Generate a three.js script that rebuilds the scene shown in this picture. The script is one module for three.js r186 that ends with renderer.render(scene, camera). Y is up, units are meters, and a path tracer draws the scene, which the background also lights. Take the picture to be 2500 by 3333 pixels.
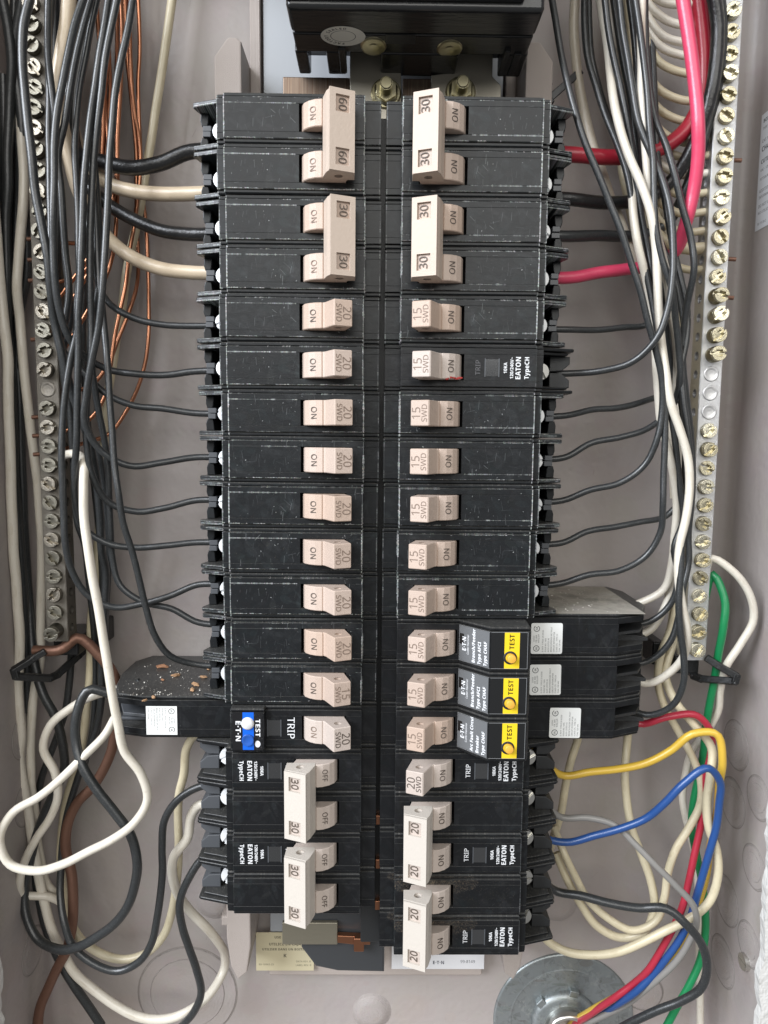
import * as THREE from 'three';
import { RoundedBoxGeometry } from 'three/addons/geometries/RoundedBoxGeometry.js';
import { mergeGeometries } from 'three/addons/utils/BufferGeometryUtils.js';
import { TextGeometry } from 'three/addons/geometries/TextGeometry.js';
import { FontLoader } from 'three/addons/loaders/FontLoader.js';
import { RectAreaLightUniformsLib } from 'three/addons/lights/RectAreaLightUniformsLib.js';

// ---------------------------------------------------------------- camera, light, exposure
// Lengths below are millimetres in the panel's own frame: x to the right, y up from the top of the first
// breaker pole, z out of the breaker faces (their fronts are z = 0, the back of the enclosure is z = -72).
const MM = 0.001, HEIGHT = 1500, BACK = 72;
const V = (x, y, z) => new THREE.Vector3(x * MM, (y + HEIGHT) * MM, (z + BACK) * MM);
const scene = new THREE.Scene();
const camera = new THREE.PerspectiveCamera(71.83, 0.75, 0.01, 20);
camera.position.copy(V(-1.79, -134.2, 291.2));
camera.rotation.order = 'YXZ';
camera.rotation.set(-0.1025, -0.011, 0.0093);
const renderer = new THREE.WebGLRenderer({ antialias: true });
renderer.toneMapping = THREE.LinearToneMapping;
renderer.toneMappingExposure = 1.32;
renderer.shadowMap.enabled = true;
scene.background = new THREE.Color().setRGB(0.20, 0.20, 0.201);          // soft light of the room
RectAreaLightUniformsLib.init();
function areaLight(name, w, h, color, intensity, [x, y, z], [tx, ty, tz]) {
  const l = new THREE.RectAreaLight(color, intensity, w, h);
  l.name = name; l.position.set(x, y, z); l.lookAt(tx, ty, tz); scene.add(l);
}
areaLight('doorway_daylight', 1.3, 1.3, 0xf2f7ff, 13.2, [-1.55, 2.4, 1.25], [0, 1.35, 0.03]);
areaLight('front_fill_light', 2.6, 1.3, 0xfffdf8, 2.7, [0.25, 2.35, 2.3], [0, 1.35, 0.03]);  // added fill from the front, not a known opening

// ---------------------------------------------------------------- helpers
let seed = 7;
const rnd = () => { seed = (seed * 1664525 + 1013904223) % 4294967296; return seed / 4294967296; };
const rr = (a, b) => a + (b - a) * rnd();
const names = {};
const numbered = (n) => { const k = names[n] = (names[n] ?? -1) + 1; return k ? `${n}_${String(k).padStart(3, '0')}` : n; };
function thing(name, label, category, x, y, z, group) {
  const o = new THREE.Group(); o.name = numbered(name); o.position.copy(V(x, y, z));
  o.userData = { label, category }; if (group) o.userData.group = group; scene.add(o); return o;
}
function part(name, geo, mat, parent, label) {
  const m = new THREE.Mesh(geo, mat); m.name = name; m.castShadow = m.receiveShadow = true;
  if (label) m.userData.label = label; parent.add(m); return m;
}
const mm = (g) => { g.scale(MM, MM, MM); return g; };
function merge(list) { return mergeGeometries(list.map((g) => { const n = g.index ? g.toNonIndexed() : g; for (const k of Object.keys(n.attributes)) if (!['position', 'normal', 'uv'].includes(k)) n.deleteAttribute(k); return n; })); }
const box = (x0, x1, y0, y1, z0, z1, r = 0) => {
  const w = x1 - x0, h = y1 - y0, d = z1 - z0;
  const g = r ? new RoundedBoxGeometry(w, h, d, 1, Math.min(r, w / 2.01, h / 2.01, d / 2.01)) : new THREE.BoxGeometry(w, h, d);
  g.translate((x0 + x1) / 2, (y0 + y1) / 2, (z0 + z1) / 2); return g;
};
const shape = (pts) => new THREE.Shape(pts.map(([a, b]) => new THREE.Vector2(a, b)));
// outline in x and z, swept from y0 (upper) down to y1
function sweepY(pts, y0, y1, b = 0.3) {
  const g = new THREE.ExtrudeGeometry(Array.isArray(pts) ? shape(pts) : pts, b ? { depth: y0 - y1 - 2 * b, bevelEnabled: true, bevelThickness: b, bevelSize: b, bevelOffset: -b, bevelSegments: 1, curveSegments: 6 } : { depth: y0 - y1, bevelEnabled: false });
  g.rotateX(Math.PI / 2); g.translate(0, y0 - b, 0); return g;
}
// outline in x and y, swept from z0 (rear) to z1 (front)
function sweepZ(s, z0, z1, b = 0.3) {
  const g = new THREE.ExtrudeGeometry(Array.isArray(s) ? shape(s) : s, b ? { depth: z1 - z0 - 2 * b, bevelEnabled: true, bevelThickness: b, bevelSize: b, bevelOffset: -b, bevelSegments: 2, curveSegments: 10 } : { depth: z1 - z0, bevelEnabled: false, curveSegments: 10 });
  g.translate(0, 0, z0 + b); return g;
}
const cyl = (r0, r1, h, n = 20) => { const g = new THREE.CylinderGeometry(r1, r0, h, n); g.rotateX(Math.PI / 2); return g; };   // axis along z, r1 in front
const lathe = (pts, n = 24) => { const g = new THREE.LatheGeometry(pts.map(([r, z]) => new THREE.Vector2(r, z)), n); g.rotateX(Math.PI / 2); return g; };   // (radius, z)
const lin = (r, g, b) => new THREE.Color().setRGB(r, g, b);
const std = (c, rough, metal = 0, extra = {}) => new THREE.MeshPhysicalMaterial({ color: c, roughness: rough, metalness: metal, ...extra });
function canvasTexture(w, h, draw, srgb = true) {
  const c = document.createElement('canvas'); c.width = w; c.height = h;
  draw(c.getContext('2d'), w, h);
  const t = new THREE.CanvasTexture(c); if (srgb) t.colorSpace = THREE.SRGBColorSpace;
  t.magFilter = THREE.LinearFilter; t.wrapS = t.wrapT = THREE.RepeatWrapping; t.anisotropy = 8; return t;
}
const grey = (v, a = 1) => `rgba(${v | 0},${v | 0},${v | 0},${a})`;

// ---------------------------------------------------------------- materials
function noiseTexture(n, octaves, contrast, repeat) {
  const d = new Uint8Array(n * n * 4), grids = octaves.map((k) => Float32Array.from({ length: k * k }, () => rnd()));
  for (let y = 0; y < n; y++) for (let x = 0; x < n; x++) {
    let s = 0, tot = 0;
    octaves.forEach((k, i) => {
      const u = x / n * k, v = y / n * k, x0 = u | 0, y0 = v | 0, fx = u - x0, fy = v - y0, G = grids[i], w = 1 / (i + 1);
      const sx = fx * fx * (3 - 2 * fx), sy = fy * fy * (3 - 2 * fy), X = (x0 + 1) % k, Y = (y0 + 1) % k;
      s += w * ((G[y0 * k + x0] * (1 - sx) + G[y0 * k + X] * sx) * (1 - sy) + (G[Y * k + x0] * (1 - sx) + G[Y * k + X] * sx) * sy); tot += w;
    });
    const q = Math.max(0, Math.min(255, 128 + (s / tot - 0.5) * contrast * 255)); const i = (y * n + x) * 4; d[i] = d[i + 1] = d[i + 2] = q; d[i + 3] = 255;
  }
  const t = new THREE.DataTexture(d, n, n); t.wrapS = t.wrapT = THREE.RepeatWrapping; t.magFilter = THREE.LinearFilter; t.repeat.set(repeat, repeat); t.needsUpdate = true; return t;
}
const orangePeel = noiseTexture(256, [64, 110], 1.6, 1);
const grain = noiseTexture(256, [12, 40, 128], 1.8, 1);
const paintMap = canvasTexture(1024, 1024, (c, w, h) => {
  c.fillStyle = 'rgb(174,166,162)'; c.fillRect(0, 0, w, h);
  for (let i = 0; i < 260; i++) { c.fillStyle = `rgba(${rr(90, 190) | 0},${rr(85, 175) | 0},${rr(75, 160) | 0},${rr(0.004, 0.018)})`; const r = rr(10, 70); c.beginPath(); c.arc(rr(0, w), rr(0, h), r, 0, 7); c.fill(); }
  for (let i = 0; i < 900; i++) { c.fillStyle = rnd() < 0.55 ? grey(225, rr(0.1, 0.5)) : `rgba(70,55,40,${rr(0.1, 0.5)})`; const r = rr(0.4, 1.3); c.fillRect(rr(0, w), rr(0, h), r, r); }
  for (let i = 0; i < 60; i++) { c.strokeStyle = rnd() < 0.5 ? grey(210, rr(0.06, 0.25)) : `rgba(90,75,65,${rr(0.08, 0.3)})`; c.lineWidth = rr(0.5, 1.2); c.beginPath(); const x = rr(0, w), y = rr(0, h); c.moveTo(x, y); c.lineTo(x + rr(-30, 30), y + rr(-30, 30)); c.stroke(); }
});
const M = {};
M.paint = std(lin(0.9, 0.9, 0.9), 0.42, 0, { map: paintMap, bumpMap: orangePeel, bumpScale: 0.00012 });
M.rail = std(lin(0.42, 0.365, 0.33), 0.5, 0, { bumpMap: grain, bumpScale: 0.00008 });
M.plate = std(lin(0.42, 0.44, 0.465), 0.5, 0.15);
M.knock = M.paint;
M.edge = std(lin(0.27, 0.245, 0.225), 0.6);
// worn black moulding: the marks are scuffs, whitened mould lines, settled dust and painted flange highlights
function caseMap(old, dirt) {
  return canvasTexture(1024, 512, (c, w, h) => {
    const k = 12.8;                                                   // pixels per mm
    c.fillStyle = old ? 'rgb(27,29,31)' : 'rgb(24,25,27)'; c.fillRect(0, 0, w, h);
    for (let i = 0; i < 240; i++) { c.fillStyle = rnd() < 0.5 ? `rgba(104,108,110,${rr(0.02, 0.075)})` : `rgba(12,13,14,${rr(0.02, 0.08)})`; c.beginPath(); c.ellipse(rr(0, w), rr(0, 250), rr(6, 60), rr(4, 26), rr(0, 3), 0, 7); c.fill(); }
    for (let i = 0; i < 1300; i++) { c.fillStyle = `rgba(190,194,192,${rr(0.04, 0.28)})`; const s = rr(0.6, 1.8); c.fillRect(rr(0, w), rr(0, 250), s, s); }
    const scuffOrGlint = (x0, y0, x1, y1, a, t, gap) => {                     // ragged whitened line
      const n = Math.hypot(x1 - x0, y1 - y0) / 3 | 0; let on = true, amp = 1; a *= rr(0.7, 1); gap = Math.min(0.8, gap * rr(0.5, 1.9));
      for (let i = 0; i < n; i++) {
        if (rnd() < 0.06) on = rnd() > gap; if (rnd() < 0.12) amp = rr(0.5, 1.7);
        const f = i / n, s = on ? t * amp * rr(0.55, 1.15) : t * 0.42;
        c.fillStyle = `rgba(${225 + rr(-15, 10) | 0},${228 + rr(-15, 10) | 0},${224 + rr(-15, 10) | 0},${on ? a * rr(0.5, 1) : a * 0.45})`;
        const vert = Math.abs(x1 - x0) < 1;
        c.fillRect(x0 + (x1 - x0) * f - (vert ? s / 2 : 0), y0 + (y1 - y0) * f - (vert ? 0 : s / 2), vert ? s : 3.6, vert ? 3.6 : s);
      }
    };
    const x1 = 63 * k;
    if (old) {
      for (const y of [0.45, 1.0, 18.0, 18.6]) scuffOrGlint(65.5 * k, y * k, 78 * k, y * k, 0.6, 5, 0.3);  // flange edges: bright highlights drawn in as pale lines
      scuffOrGlint(7 * k, 1.75 * k, x1, 1.75 * k, 1, 6.5, 0.15); scuffOrGlint(1 * k, 1.75 * k, 7 * k, 1.75 * k, 0.5, 3, 0.4);
      scuffOrGlint(7 * k, 17.25 * k, x1, 17.25 * k, 0.95, 5.2, 0.25); scuffOrGlint(7 * k, 14.85 * k, 10 * k, 14.85 * k, 0.6, 2.6, 0.4); scuffOrGlint(34.5 * k, 14.85 * k, x1, 14.85 * k, 0.95, 4.8, 0.2);
      scuffOrGlint(7.5 * k, 0, 7.5 * k, 19 * k, 0.9, 6, 0.12); scuffOrGlint(62.6 * k, 0, 62.6 * k, 19 * k, 0.9, 6, 0.12); scuffOrGlint(65.6 * k, 0, 65.6 * k, 19 * k, 0.7, 5, 0.2); scuffOrGlint(1.4 * k, 0, 1.4 * k, 19 * k, 0.5, 4, 0.3);
      scuffOrGlint(64.6 * k, 1.9 * k, 78 * k, 1.9 * k, 0.8, 6, 0.2); scuffOrGlint(64.6 * k, 17.2 * k, 78 * k, 17.2 * k, 0.8, 6, 0.2);  // more painted highlights, along the inner flange edges
      for (let i = 0; i < 34; i++) { c.strokeStyle = `rgba(215,220,218,${rr(0.08, 0.5)})`; c.lineWidth = rr(0.7, 1.9); c.beginPath(); const x = rr(9, 61) * k, y = rr(3, 15) * k, l = rr(8, 50); const t = rnd() < 0.75 ? rr(-0.25, 0.25) : rr(-1.5, 1.5); c.moveTo(x, y); c.lineTo(x + Math.sin(t) * l, y + Math.cos(t) * l); c.stroke(); }
      for (let i = 0; i < 16; i++) { c.fillStyle = `rgba(225,228,225,${rr(0.3, 0.8)})`; c.beginPath(); c.ellipse(rr(9, 61) * k, rr(2, 18) * k, rr(1, 5), rr(0.8, 2), rr(0, 3), 0, 7); c.fill(); }
    } else {
      scuffOrGlint(7 * k, 1.75 * k, x1, 1.75 * k, 0.3, 2.2, 0.5); scuffOrGlint(7 * k, 17.25 * k, x1, 17.25 * k, 0.28, 2.2, 0.5); scuffOrGlint(7.5 * k, 0, 7.5 * k, 19 * k, 0.22, 3, 0.4); scuffOrGlint(62.6 * k, 0, 62.6 * k, 19 * k, 0.35, 3.4, 0.3);
      for (let i = 0; i < 10; i++) { c.strokeStyle = `rgba(205,208,208,${rr(0.08, 0.3)})`; c.lineWidth = rr(0.6, 1.3); c.beginPath(); const x = rr(9, 61) * k, y = rr(3, 15) * k; c.moveTo(x, y); c.lineTo(x + rr(-16, 16), y + rr(-16, 16)); c.stroke(); }
    }
    if (dirt) for (let i = 0; i < 1500 * dirt; i++) { const q = rnd(); c.fillStyle = `rgba(${140 + q * 60 | 0},${115 + q * 60 | 0},${85 + q * 60 | 0},${rr(0.08, 0.4)})`; const s = rr(0.8, 2.6), x = (8 + 52 * rnd() ** 0.8) * k; c.fillRect(x, (rnd() ** 1.6) * 250, s, s); }
    if (dirt > 0.5) for (let i = 0; i < 5200; i++) { const q = rnd(), a = rnd() * 6.28, d = rnd() ** 0.6; c.fillStyle = `rgba(${128 + q * 60 | 0},${106 + q * 58 | 0},${80 + q * 56 | 0},${rr(0.06, 0.32)})`; const s = rr(1, 4.5); c.fillRect((24 + 20 * d * Math.cos(a)) * k, (3.4 + 5.4 * d * Math.sin(a)) * k, s, s); }
    // lower half: upper faces of the mouldings with grey brown dust lying on them
    c.fillStyle = 'rgb(58,58,57)'; c.fillRect(0, 256, w, 256);
    for (let i = 0; i < 9000; i++) { const q = rnd(); c.fillStyle = `rgba(${120 + q * 60 | 0},${116 + q * 58 | 0},${106 + q * 56 | 0},${rr(0.08, 0.42)})`; const s = rr(0.8, 3.2); c.fillRect(rr(0, w), rr(258, 512), s, s); }
  });
}
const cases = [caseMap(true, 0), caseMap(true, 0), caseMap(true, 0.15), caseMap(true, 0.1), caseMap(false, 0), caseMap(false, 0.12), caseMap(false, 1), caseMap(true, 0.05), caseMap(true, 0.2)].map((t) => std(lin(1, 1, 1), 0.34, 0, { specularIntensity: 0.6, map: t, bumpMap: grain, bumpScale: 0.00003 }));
M.black = std(lin(0.022, 0.023, 0.024), 0.42, 0, { bumpMap: grain, bumpScale: 0.00004 });
M.blackgloss = std(lin(0.014, 0.0145, 0.015), 0.25, 0, { bumpMap: grain, bumpScale: 0.00005 });
M.clampgrey = std(lin(0.075, 0.08, 0.088), 0.4);
M.tan = std(lin(0.58, 0.455, 0.375), 0.42, 0, { bumpMap: grain, bumpScale: 0.00003 });
const TANS = [[0.545, 0.43, 0.355], [0.53, 0.405, 0.325], [0.555, 0.445, 0.375], [0.52, 0.41, 0.34]].map((c) => std(lin(...c), 0.4, 0, { bumpMap: grain, bumpScale: 0.00003 }));
M.tanpale = std(lin(0.55, 0.47, 0.415), 0.42, 0, { bumpMap: grain, bumpScale: 0.00003 });
M.tie = std(lin(0.59, 0.54, 0.48), 0.5, 0, { bumpMap: grain, bumpScale: 0.00003 });
M.tietan = std(lin(0.545, 0.445, 0.365), 0.5, 0, { bumpMap: grain, bumpScale: 0.00003 });
M.ink = std(lin(0.085, 0.066, 0.054), 0.6);
M.tieink = std(lin(0.10, 0.078, 0.062), 0.6);
M.fadedink = std(lin(0.22, 0.16, 0.125), 0.6);
M.white = std(lin(0.75, 0.76, 0.77), 0.5);
M.greyink = std(lin(0.10, 0.10, 0.105), 0.5);
M.zinc = std(lin(0.66, 0.65, 0.61), 0.3, 1);
M.brass = std(lin(0.60, 0.55, 0.40), 0.27, 1, { bumpMap: grain, bumpScale: 0.00003 });
M.brassshade = std(lin(0.25, 0.235, 0.195), 0.36, 1, { bumpMap: grain, bumpScale: 0.00003 });  // ground bar screws: shade put into a darker brass colour
M.bolt = std(lin(0.60, 0.55, 0.36), 0.3, 1);
M.brasspale = std(lin(0.74, 0.70, 0.56), 0.22, 1, { bumpMap: grain, bumpScale: 0.00003 });
M.brassmidshade = std(lin(0.33, 0.30, 0.25), 0.3, 1, { bumpMap: grain, bumpScale: 0.00003 });  // second screw tone of the ground bar, also darkened for shade
M.alu = std(lin(0.66, 0.66, 0.66), 0.42, 1, { bumpMap: grain, bumpScale: 0.00005 });
M.alushade = std(lin(0.24, 0.22, 0.19), 0.5, 1, { bumpMap: grain, bumpScale: 0.00008 });  // aluminium darkened in colour for the shade round the ground bar
M.galv = std(lin(1, 1, 1), 0.42, 0.75, { map: canvasTexture(512, 512, (c) => { c.fillStyle = 'rgb(150,156,157)'; c.fillRect(0, 0, 512, 512); for (let i = 0; i < 700; i++) { const q = rr(95, 190); c.fillStyle = `rgba(${q | 0},${q * 1.03 | 0},${q * 1.02 | 0},${rr(0.08, 0.35)})`; c.beginPath(); const x = rr(0, 512), y = rr(0, 512), n = 5; for (let k = 0; k < n; k++) c.lineTo(x + rr(-22, 22), y + rr(-22, 22)); c.fill(); } for (let i = 0; i < 60; i++) { c.fillStyle = `rgba(${rr(80, 120) | 0},${rr(85, 110) | 0},${rr(75, 95) | 0},${rr(0.05, 0.2)})`; c.beginPath(); c.ellipse(rr(0, 512), rr(0, 512), rr(4, 40), rr(3, 20), 0, 0, 7); c.fill(); } }), bumpMap: grain, bumpScale: 0.00006 });
M.tinned = std(lin(0.78, 0.76, 0.70), 0.45, 0.55, { map: canvasTexture(256, 256, (c) => { c.fillStyle = 'rgb(205,202,194)'; c.fillRect(0, 0, 256, 256); for (let i = 0; i < 240; i++) { c.fillStyle = `rgba(${rr(110, 170) | 0},${rr(105, 150) | 0},${rr(90, 130) | 0},${rr(0.05, 0.25)})`; c.beginPath(); c.ellipse(rr(0, 256), rr(0, 256), rr(2, 16), rr(2, 12), 0, 0, 7); c.fill(); } }) });
M.busold = std(lin(0.9, 0.9, 0.9), 0.42, 0.85, { map: canvasTexture(256, 128, (c) => { c.fillStyle = 'rgb(126,110,97)'; c.fillRect(0, 0, 256, 128); for (let i = 0; i < 420; i++) { c.fillStyle = rnd() < 0.5 ? `rgba(205,185,160,${rr(0.05, 0.3)})` : `rgba(80,45,30,${rr(0.05, 0.3)})`; c.fillRect(rr(0, 256), rr(-20, 128), rr(1, 4), rr(6, 60)); } }) });
M.busend = std(lin(0.34, 0.31, 0.24), 0.4, 0.8, { bumpMap: grain, bumpScale: 0.00003 });
M.copper = std(lin(0.44, 0.20, 0.115), 0.3, 1);
M.copperold = std(lin(0.20, 0.105, 0.072), 0.48, 0.6, { bumpMap: grain, bumpScale: 0.0001 });
const vinyl = (r, g, b, rough = 0.34, bump = 0.00005) => std(lin(r, g, b), rough, 0, { bumpMap: grain, bumpScale: bump, clearcoat: 0.25, clearcoatRoughness: 0.3 });
const WM = {
  black: vinyl(0.026, 0.028, 0.029), blackthick: vinyl(0.012, 0.012, 0.012, 0.3, 0.00015), white: vinyl(0.70, 0.645, 0.55), whitethick: vinyl(0.68, 0.56, 0.41),
  whitewarm: vinyl(0.62, 0.56, 0.46), cream: vinyl(0.60, 0.535, 0.38, 0.42), copper: M.copper, copperthick: M.copperold, 
  red: vinyl(0.38, 0.016, 0.034), pink: vinyl(0.66, 0.06, 0.13), redwire: vinyl(0.42, 0.025, 0.05), yellow: vinyl(0.63, 0.41, 0.05), blue: vinyl(0.018, 0.07, 0.24), gray: vinyl(0.24, 0.23, 0.215), green: vinyl(0.008, 0.21, 0.07),
};
const dustyVinyl = (base, n) => canvasTexture(512, 512, (c) => { c.fillStyle = base; c.fillRect(0, 0, 512, 512); for (let i = 0; i < n; i++) { const q = rr(110, 205); c.fillStyle = `rgba(${q | 0},${q * 0.98 | 0},${q * 0.93 | 0},${rr(0.05, 0.45)})`; const s = rr(1, 3.4); c.fillRect(rr(0, 512), rr(0, 512), s, s); } });
const handled = (r, g, b) => canvasTexture(512, 512, (c) => { c.fillStyle = `rgb(${r},${g},${b})`; c.fillRect(0, 0, 512, 512); for (let i = 0; i < 90; i++) { c.fillStyle = `rgba(${r * 0.72 | 0},${g * 0.66 | 0},${b * 0.56 | 0},${rr(0.03, 0.13)})`; c.beginPath(); c.ellipse(rr(0, 512), rr(0, 512), rr(6, 70), rr(3, 14), 0, 0, 7); c.fill(); } for (let i = 0; i < 420; i++) { c.fillStyle = `rgba(60,50,40,${rr(0.06, 0.4)})`; const s = rr(0.8, 2.6); c.fillRect(rr(0, 512), rr(0, 512), s, s); } });
for (const [k, m] of [['white', handled(218, 211, 197)], ['cream', handled(204, 193, 164)], ['whitethick', handled(214, 196, 170)], ['whitewarm', handled(206, 196, 178)]]) Object.assign(WM[k], { map: m, color: lin(1, 1, 1) });
Object.assign(WM.black, { map: dustyVinyl('rgb(43,45,46)', 5200), color: lin(1, 1, 1) }); Object.assign(WM.blackthick, { map: dustyVinyl('rgb(28,28,29)', 2600), color: lin(1, 1, 1) });
const font = await new FontLoader().loadAsync('fonts/droid/droid_sans_regular.typeface.json');
const fontBold = await new FontLoader().loadAsync('fonts/droid/droid_sans_bold.typeface.json');
const textCache = {};
function lettering(s, size, bold = false, wide = 1) {                     // centred, facing +z, 0.08 mm proud
  const key = `${s}|${size}|${bold}|${wide}`;
  if (!textCache[key]) {
    const g = new TextGeometry(s, { font: bold ? fontBold : font, size, depth: 0.12, curveSegments: 3, bevelEnabled: false });
    g.computeBoundingBox(); const b = g.boundingBox; g.translate(-(b.min.x + b.max.x) / 2, -(b.min.y + b.max.y) / 2, -0.04); g.scale(wide, 1, 1); textCache[key] = g;
  }
  return textCache[key].clone();
}
// text reading upwards at (x, y, z) on a face that leans by `lean` about y
function print(s, size, x, y, z, lean = 0, bold = false, wide = 1) { const g = lettering(s, size, bold, wide); g.rotateZ(Math.PI / 2); g.rotateY(lean); g.translate(x, y, z); return g; }

// ---------------------------------------------------------------- enclosure
const XL = -177, XR = 182, YB = -475, YT = 110, ZF = -14;
{
  const e = thing('panel_enclosure', 'grey taupe painted steel enclosure holding all the breakers and wires', 'electrical box', 0, 0, 0);
  const uv = (g, ax, ay) => { const p = g.attributes.position, u = g.attributes.uv; for (let i = 0; i < p.count; i++) u.setXY(i, p.getComponent(i, ax) / 160, p.getComponent(i, ay) / 160); return g; };
  const back = new THREE.Shape([[XL, YB], [XR, YB], [XR, YT], [XL, YT]].map((p) => new THREE.Vector2(...p)));
  for (const [x, y, r] of [[-124, -232, 2.6], [-86.5, -286, 2.2], [-86, -334, 2.2], [162.5, -203, 2.2], [161, -246, 2.2]]) { const h = new THREE.Path(); h.absellipse(x, y, r, r * 1.1, 0, 7); back.holes.push(h); }
  const bg = new THREE.ExtrudeGeometry(back, { depth: 9, bevelEnabled: false, curveSegments: 12 }); bg.translate(0, 0, -BACK - 9);
  part('back_panel', mm(uv(bg, 0, 1)), M.paint, e);
  part('hole_backing_plate', mm(uv(box(XL, XR, YB, YT, -BACK - 14, -BACK - 9.2), 0, 1)), M.paint, e);  // added unseen plate, keeps background light out of the holes
  for (const [x0, x1] of [[XL - 1.6, XL], [XR, XR + 1.6]]) part('side_wall', mm(uv(box(x0, x1, YB, YT, -BACK, ZF), 2, 1)), M.paint, e);
  part('end_wall', mm(uv(box(XL - 1.6, XR + 1.6, YB - 1.6, YB, -BACK, ZF), 0, 2)), M.paint, e);
  part('end_wall', mm(uv(box(XL - 1.6, XR + 1.6, YT, YT + 1.6, -BACK, ZF), 0, 2)), M.paint, e);
  // rounded fold between back and sides
  for (const s of [-1, 1]) {
    const x = s < 0 ? XL : XR, sh = new THREE.Shape(); sh.moveTo(x, -BACK); sh.lineTo(x - s * 6, -BACK); sh.absarc(x - s * 6, -BACK + 6, 6, -Math.PI / 2, s > 0 ? 0 : -Math.PI, s < 0); sh.lineTo(x, -BACK);
    const g = new THREE.ExtrudeGeometry(sh, { depth: YT - YB - 1, bevelEnabled: false, curveSegments: 6 }); g.rotateX(Math.PI / 2); g.translate(0, YT - 0.5, 0); part('corner_fold', mm(uv(g, 2, 1)), M.paint, e);
  }
  // pressed knockouts: ring grooves round a disc
  const disc = (r, h) => lathe([[0, h], [r - 0.5, h], [r, h - 0.35], [r, -0.4]], 40);
  const groove = (r) => lathe([[r - 0.28, 0.05], [r + 0.28, 0.05], [r + 0.28, -0.2], [r - 0.28, -0.2], [r - 0.28, 0.05]], 48);
  const onBack = (x, y, list) => { list.forEach(([r, h]) => { const k = part('knockout', mm(disc(r, h)), M.knock, e); k.position.set(x * MM, y * MM, -BACK * MM); const q = part('knockout_groove', mm(groove(r + 0.4)), M.edge, e); q.position.set(x * MM, y * MM, (-BACK + 0.02) * MM); }); };
  onBack(-104, -440, [[27, 0.5], [20.5, 0.9]]); onBack(150, -440, [[10, 0.5]]);
  const onSide = (y, z, list, right) => list.forEach(([r, h]) => { for (const [g, m, o] of [[disc(r, h), M.knock, 'knockout'], [groove(r + 0.4), M.edge, 'knockout_groove']]) { const k = part(o, mm(g), m, e); k.rotation.y = right ? -Math.PI / 2 : Math.PI / 2; k.position.set((right ? XR - 0.02 : XL + 0.02) * MM, y * MM, z * MM); } });
  for (const y of [-287, -317.5, -371, -405]) onSide(y, -52, [[12, 0.3], [8.5, 0.5]], true);
  for (const y of [-303, -338, -378]) onSide(y, -29, [[10, 0.3], [7, 0.5]], true);
  for (const y of [-283, -318, -398]) onSide(y, -50, [[11, 0.3], [7.5, 0.5]], false);
  // pressed dimples and the embossed boss at the bottom
  for (const [x, y, r] of [[-88, -386, 9], [100, -387, 9], [-2, -451, 9.5]]) { const k = part('dimple', mm(lathe([[0, 2.6], [r * 0.55, 2.4], [r * 0.8, 1.7], [r, 0.5], [r + 1.4, 0]], 32)), M.paint, e); k.position.set(x * MM, y * MM, -BACK * MM); }
  const sc = part('mounting_screw', mm(merge([cyl(4, 4, 2.5), box(-3.4, 3.4, -0.5, 0.5, 1.2, 1.5)])), M.zinc, e); sc.position.copy(new THREE.Vector3((XR - 1) * MM, -388 * MM, -30 * MM)); sc.rotation.y = -Math.PI / 2;
  // rating label on the side wall
  const lab = canvasTexture(512, 768, (c, w, h) => {
    c.fillStyle = 'rgb(214,216,219)'; c.fillRect(0, 0, w, h); c.fillStyle = 'rgb(45,45,48)';
    const L = [['BOX NO. / CAJA', 34, 60, 1], ['TYPE 1 ENCLOSURE', 26, 108], ['CAT. NO.', 28, 190], ['CH42B200', 46, 250, 1], ['CUTLER-HAMMER', 40, 330, 1], ['VAC - 120/240', 24, 380], ['PITTSBURGH, PA  / USA', 24, 440], ['ADDITIONAL INFORMATION', 28, 520], ['INFORMACION ADICIONAL', 26, 560], ['DO NOT USE KNOCKOUTS', 28, 620], ['NO UTILICE LOS', 26, 664], ['30-19138-2', 22, 735]];
    for (const [t, s, y, b] of L) { c.font = `${b ? 'bold ' : ''}${s}px sans-serif`; c.fillText(t, 26, y); }
  });
  const lg = new THREE.PlaneGeometry(36, 54); const lm = part('rating_label', mm(lg), std(lin(1, 1, 1), 0.4, 0, { map: lab }), e); lm.rotation.y = -Math.PI / 2; lm.position.set((XR - 0.25) * MM, -5 * MM, -46 * MM);
}
// plaster of the wall round the box
{
  const ragged = (x, s) => { const p = []; for (let y = -560; y <= 200; y += 4) p.push([x + s * (1.2 + 1.1 * Math.sin(y * 0.21) * Math.sin(y * 0.053) + rr(-0.6, 0.6)), y]); return p; };
  const R = ragged(XR - 5.5, 1).concat([[XR + 420, 200], [XR + 420, -560]]), L = ragged(XL + 5, -1).reverse().concat([[XL - 420, -560], [XL - 420, 200]]);
  const m = std(lin(0.62, 0.61, 0.585), 0.9, 0, { bumpMap: grain, bumpScale: 0.0006 });
  const g = merge([sweepZ(R, -13.6, -9.6, 0), sweepZ(L, -13.6, -9.6, 0)]); { const p = g.attributes.position, u = g.attributes.uv; for (let i = 0; i < p.count; i++) u.setXY(i, (p.getX(i) + p.getZ(i)) / 90, (p.getY(i) + p.getZ(i)) / 90); }
  const w = part('wall', mm(g), m, scene); w.position.copy(V(0, 0, 0)); w.userData = { kind: 'structure', label: 'white rough plaster of the wall round the enclosure', category: 'wall' };
}

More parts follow.
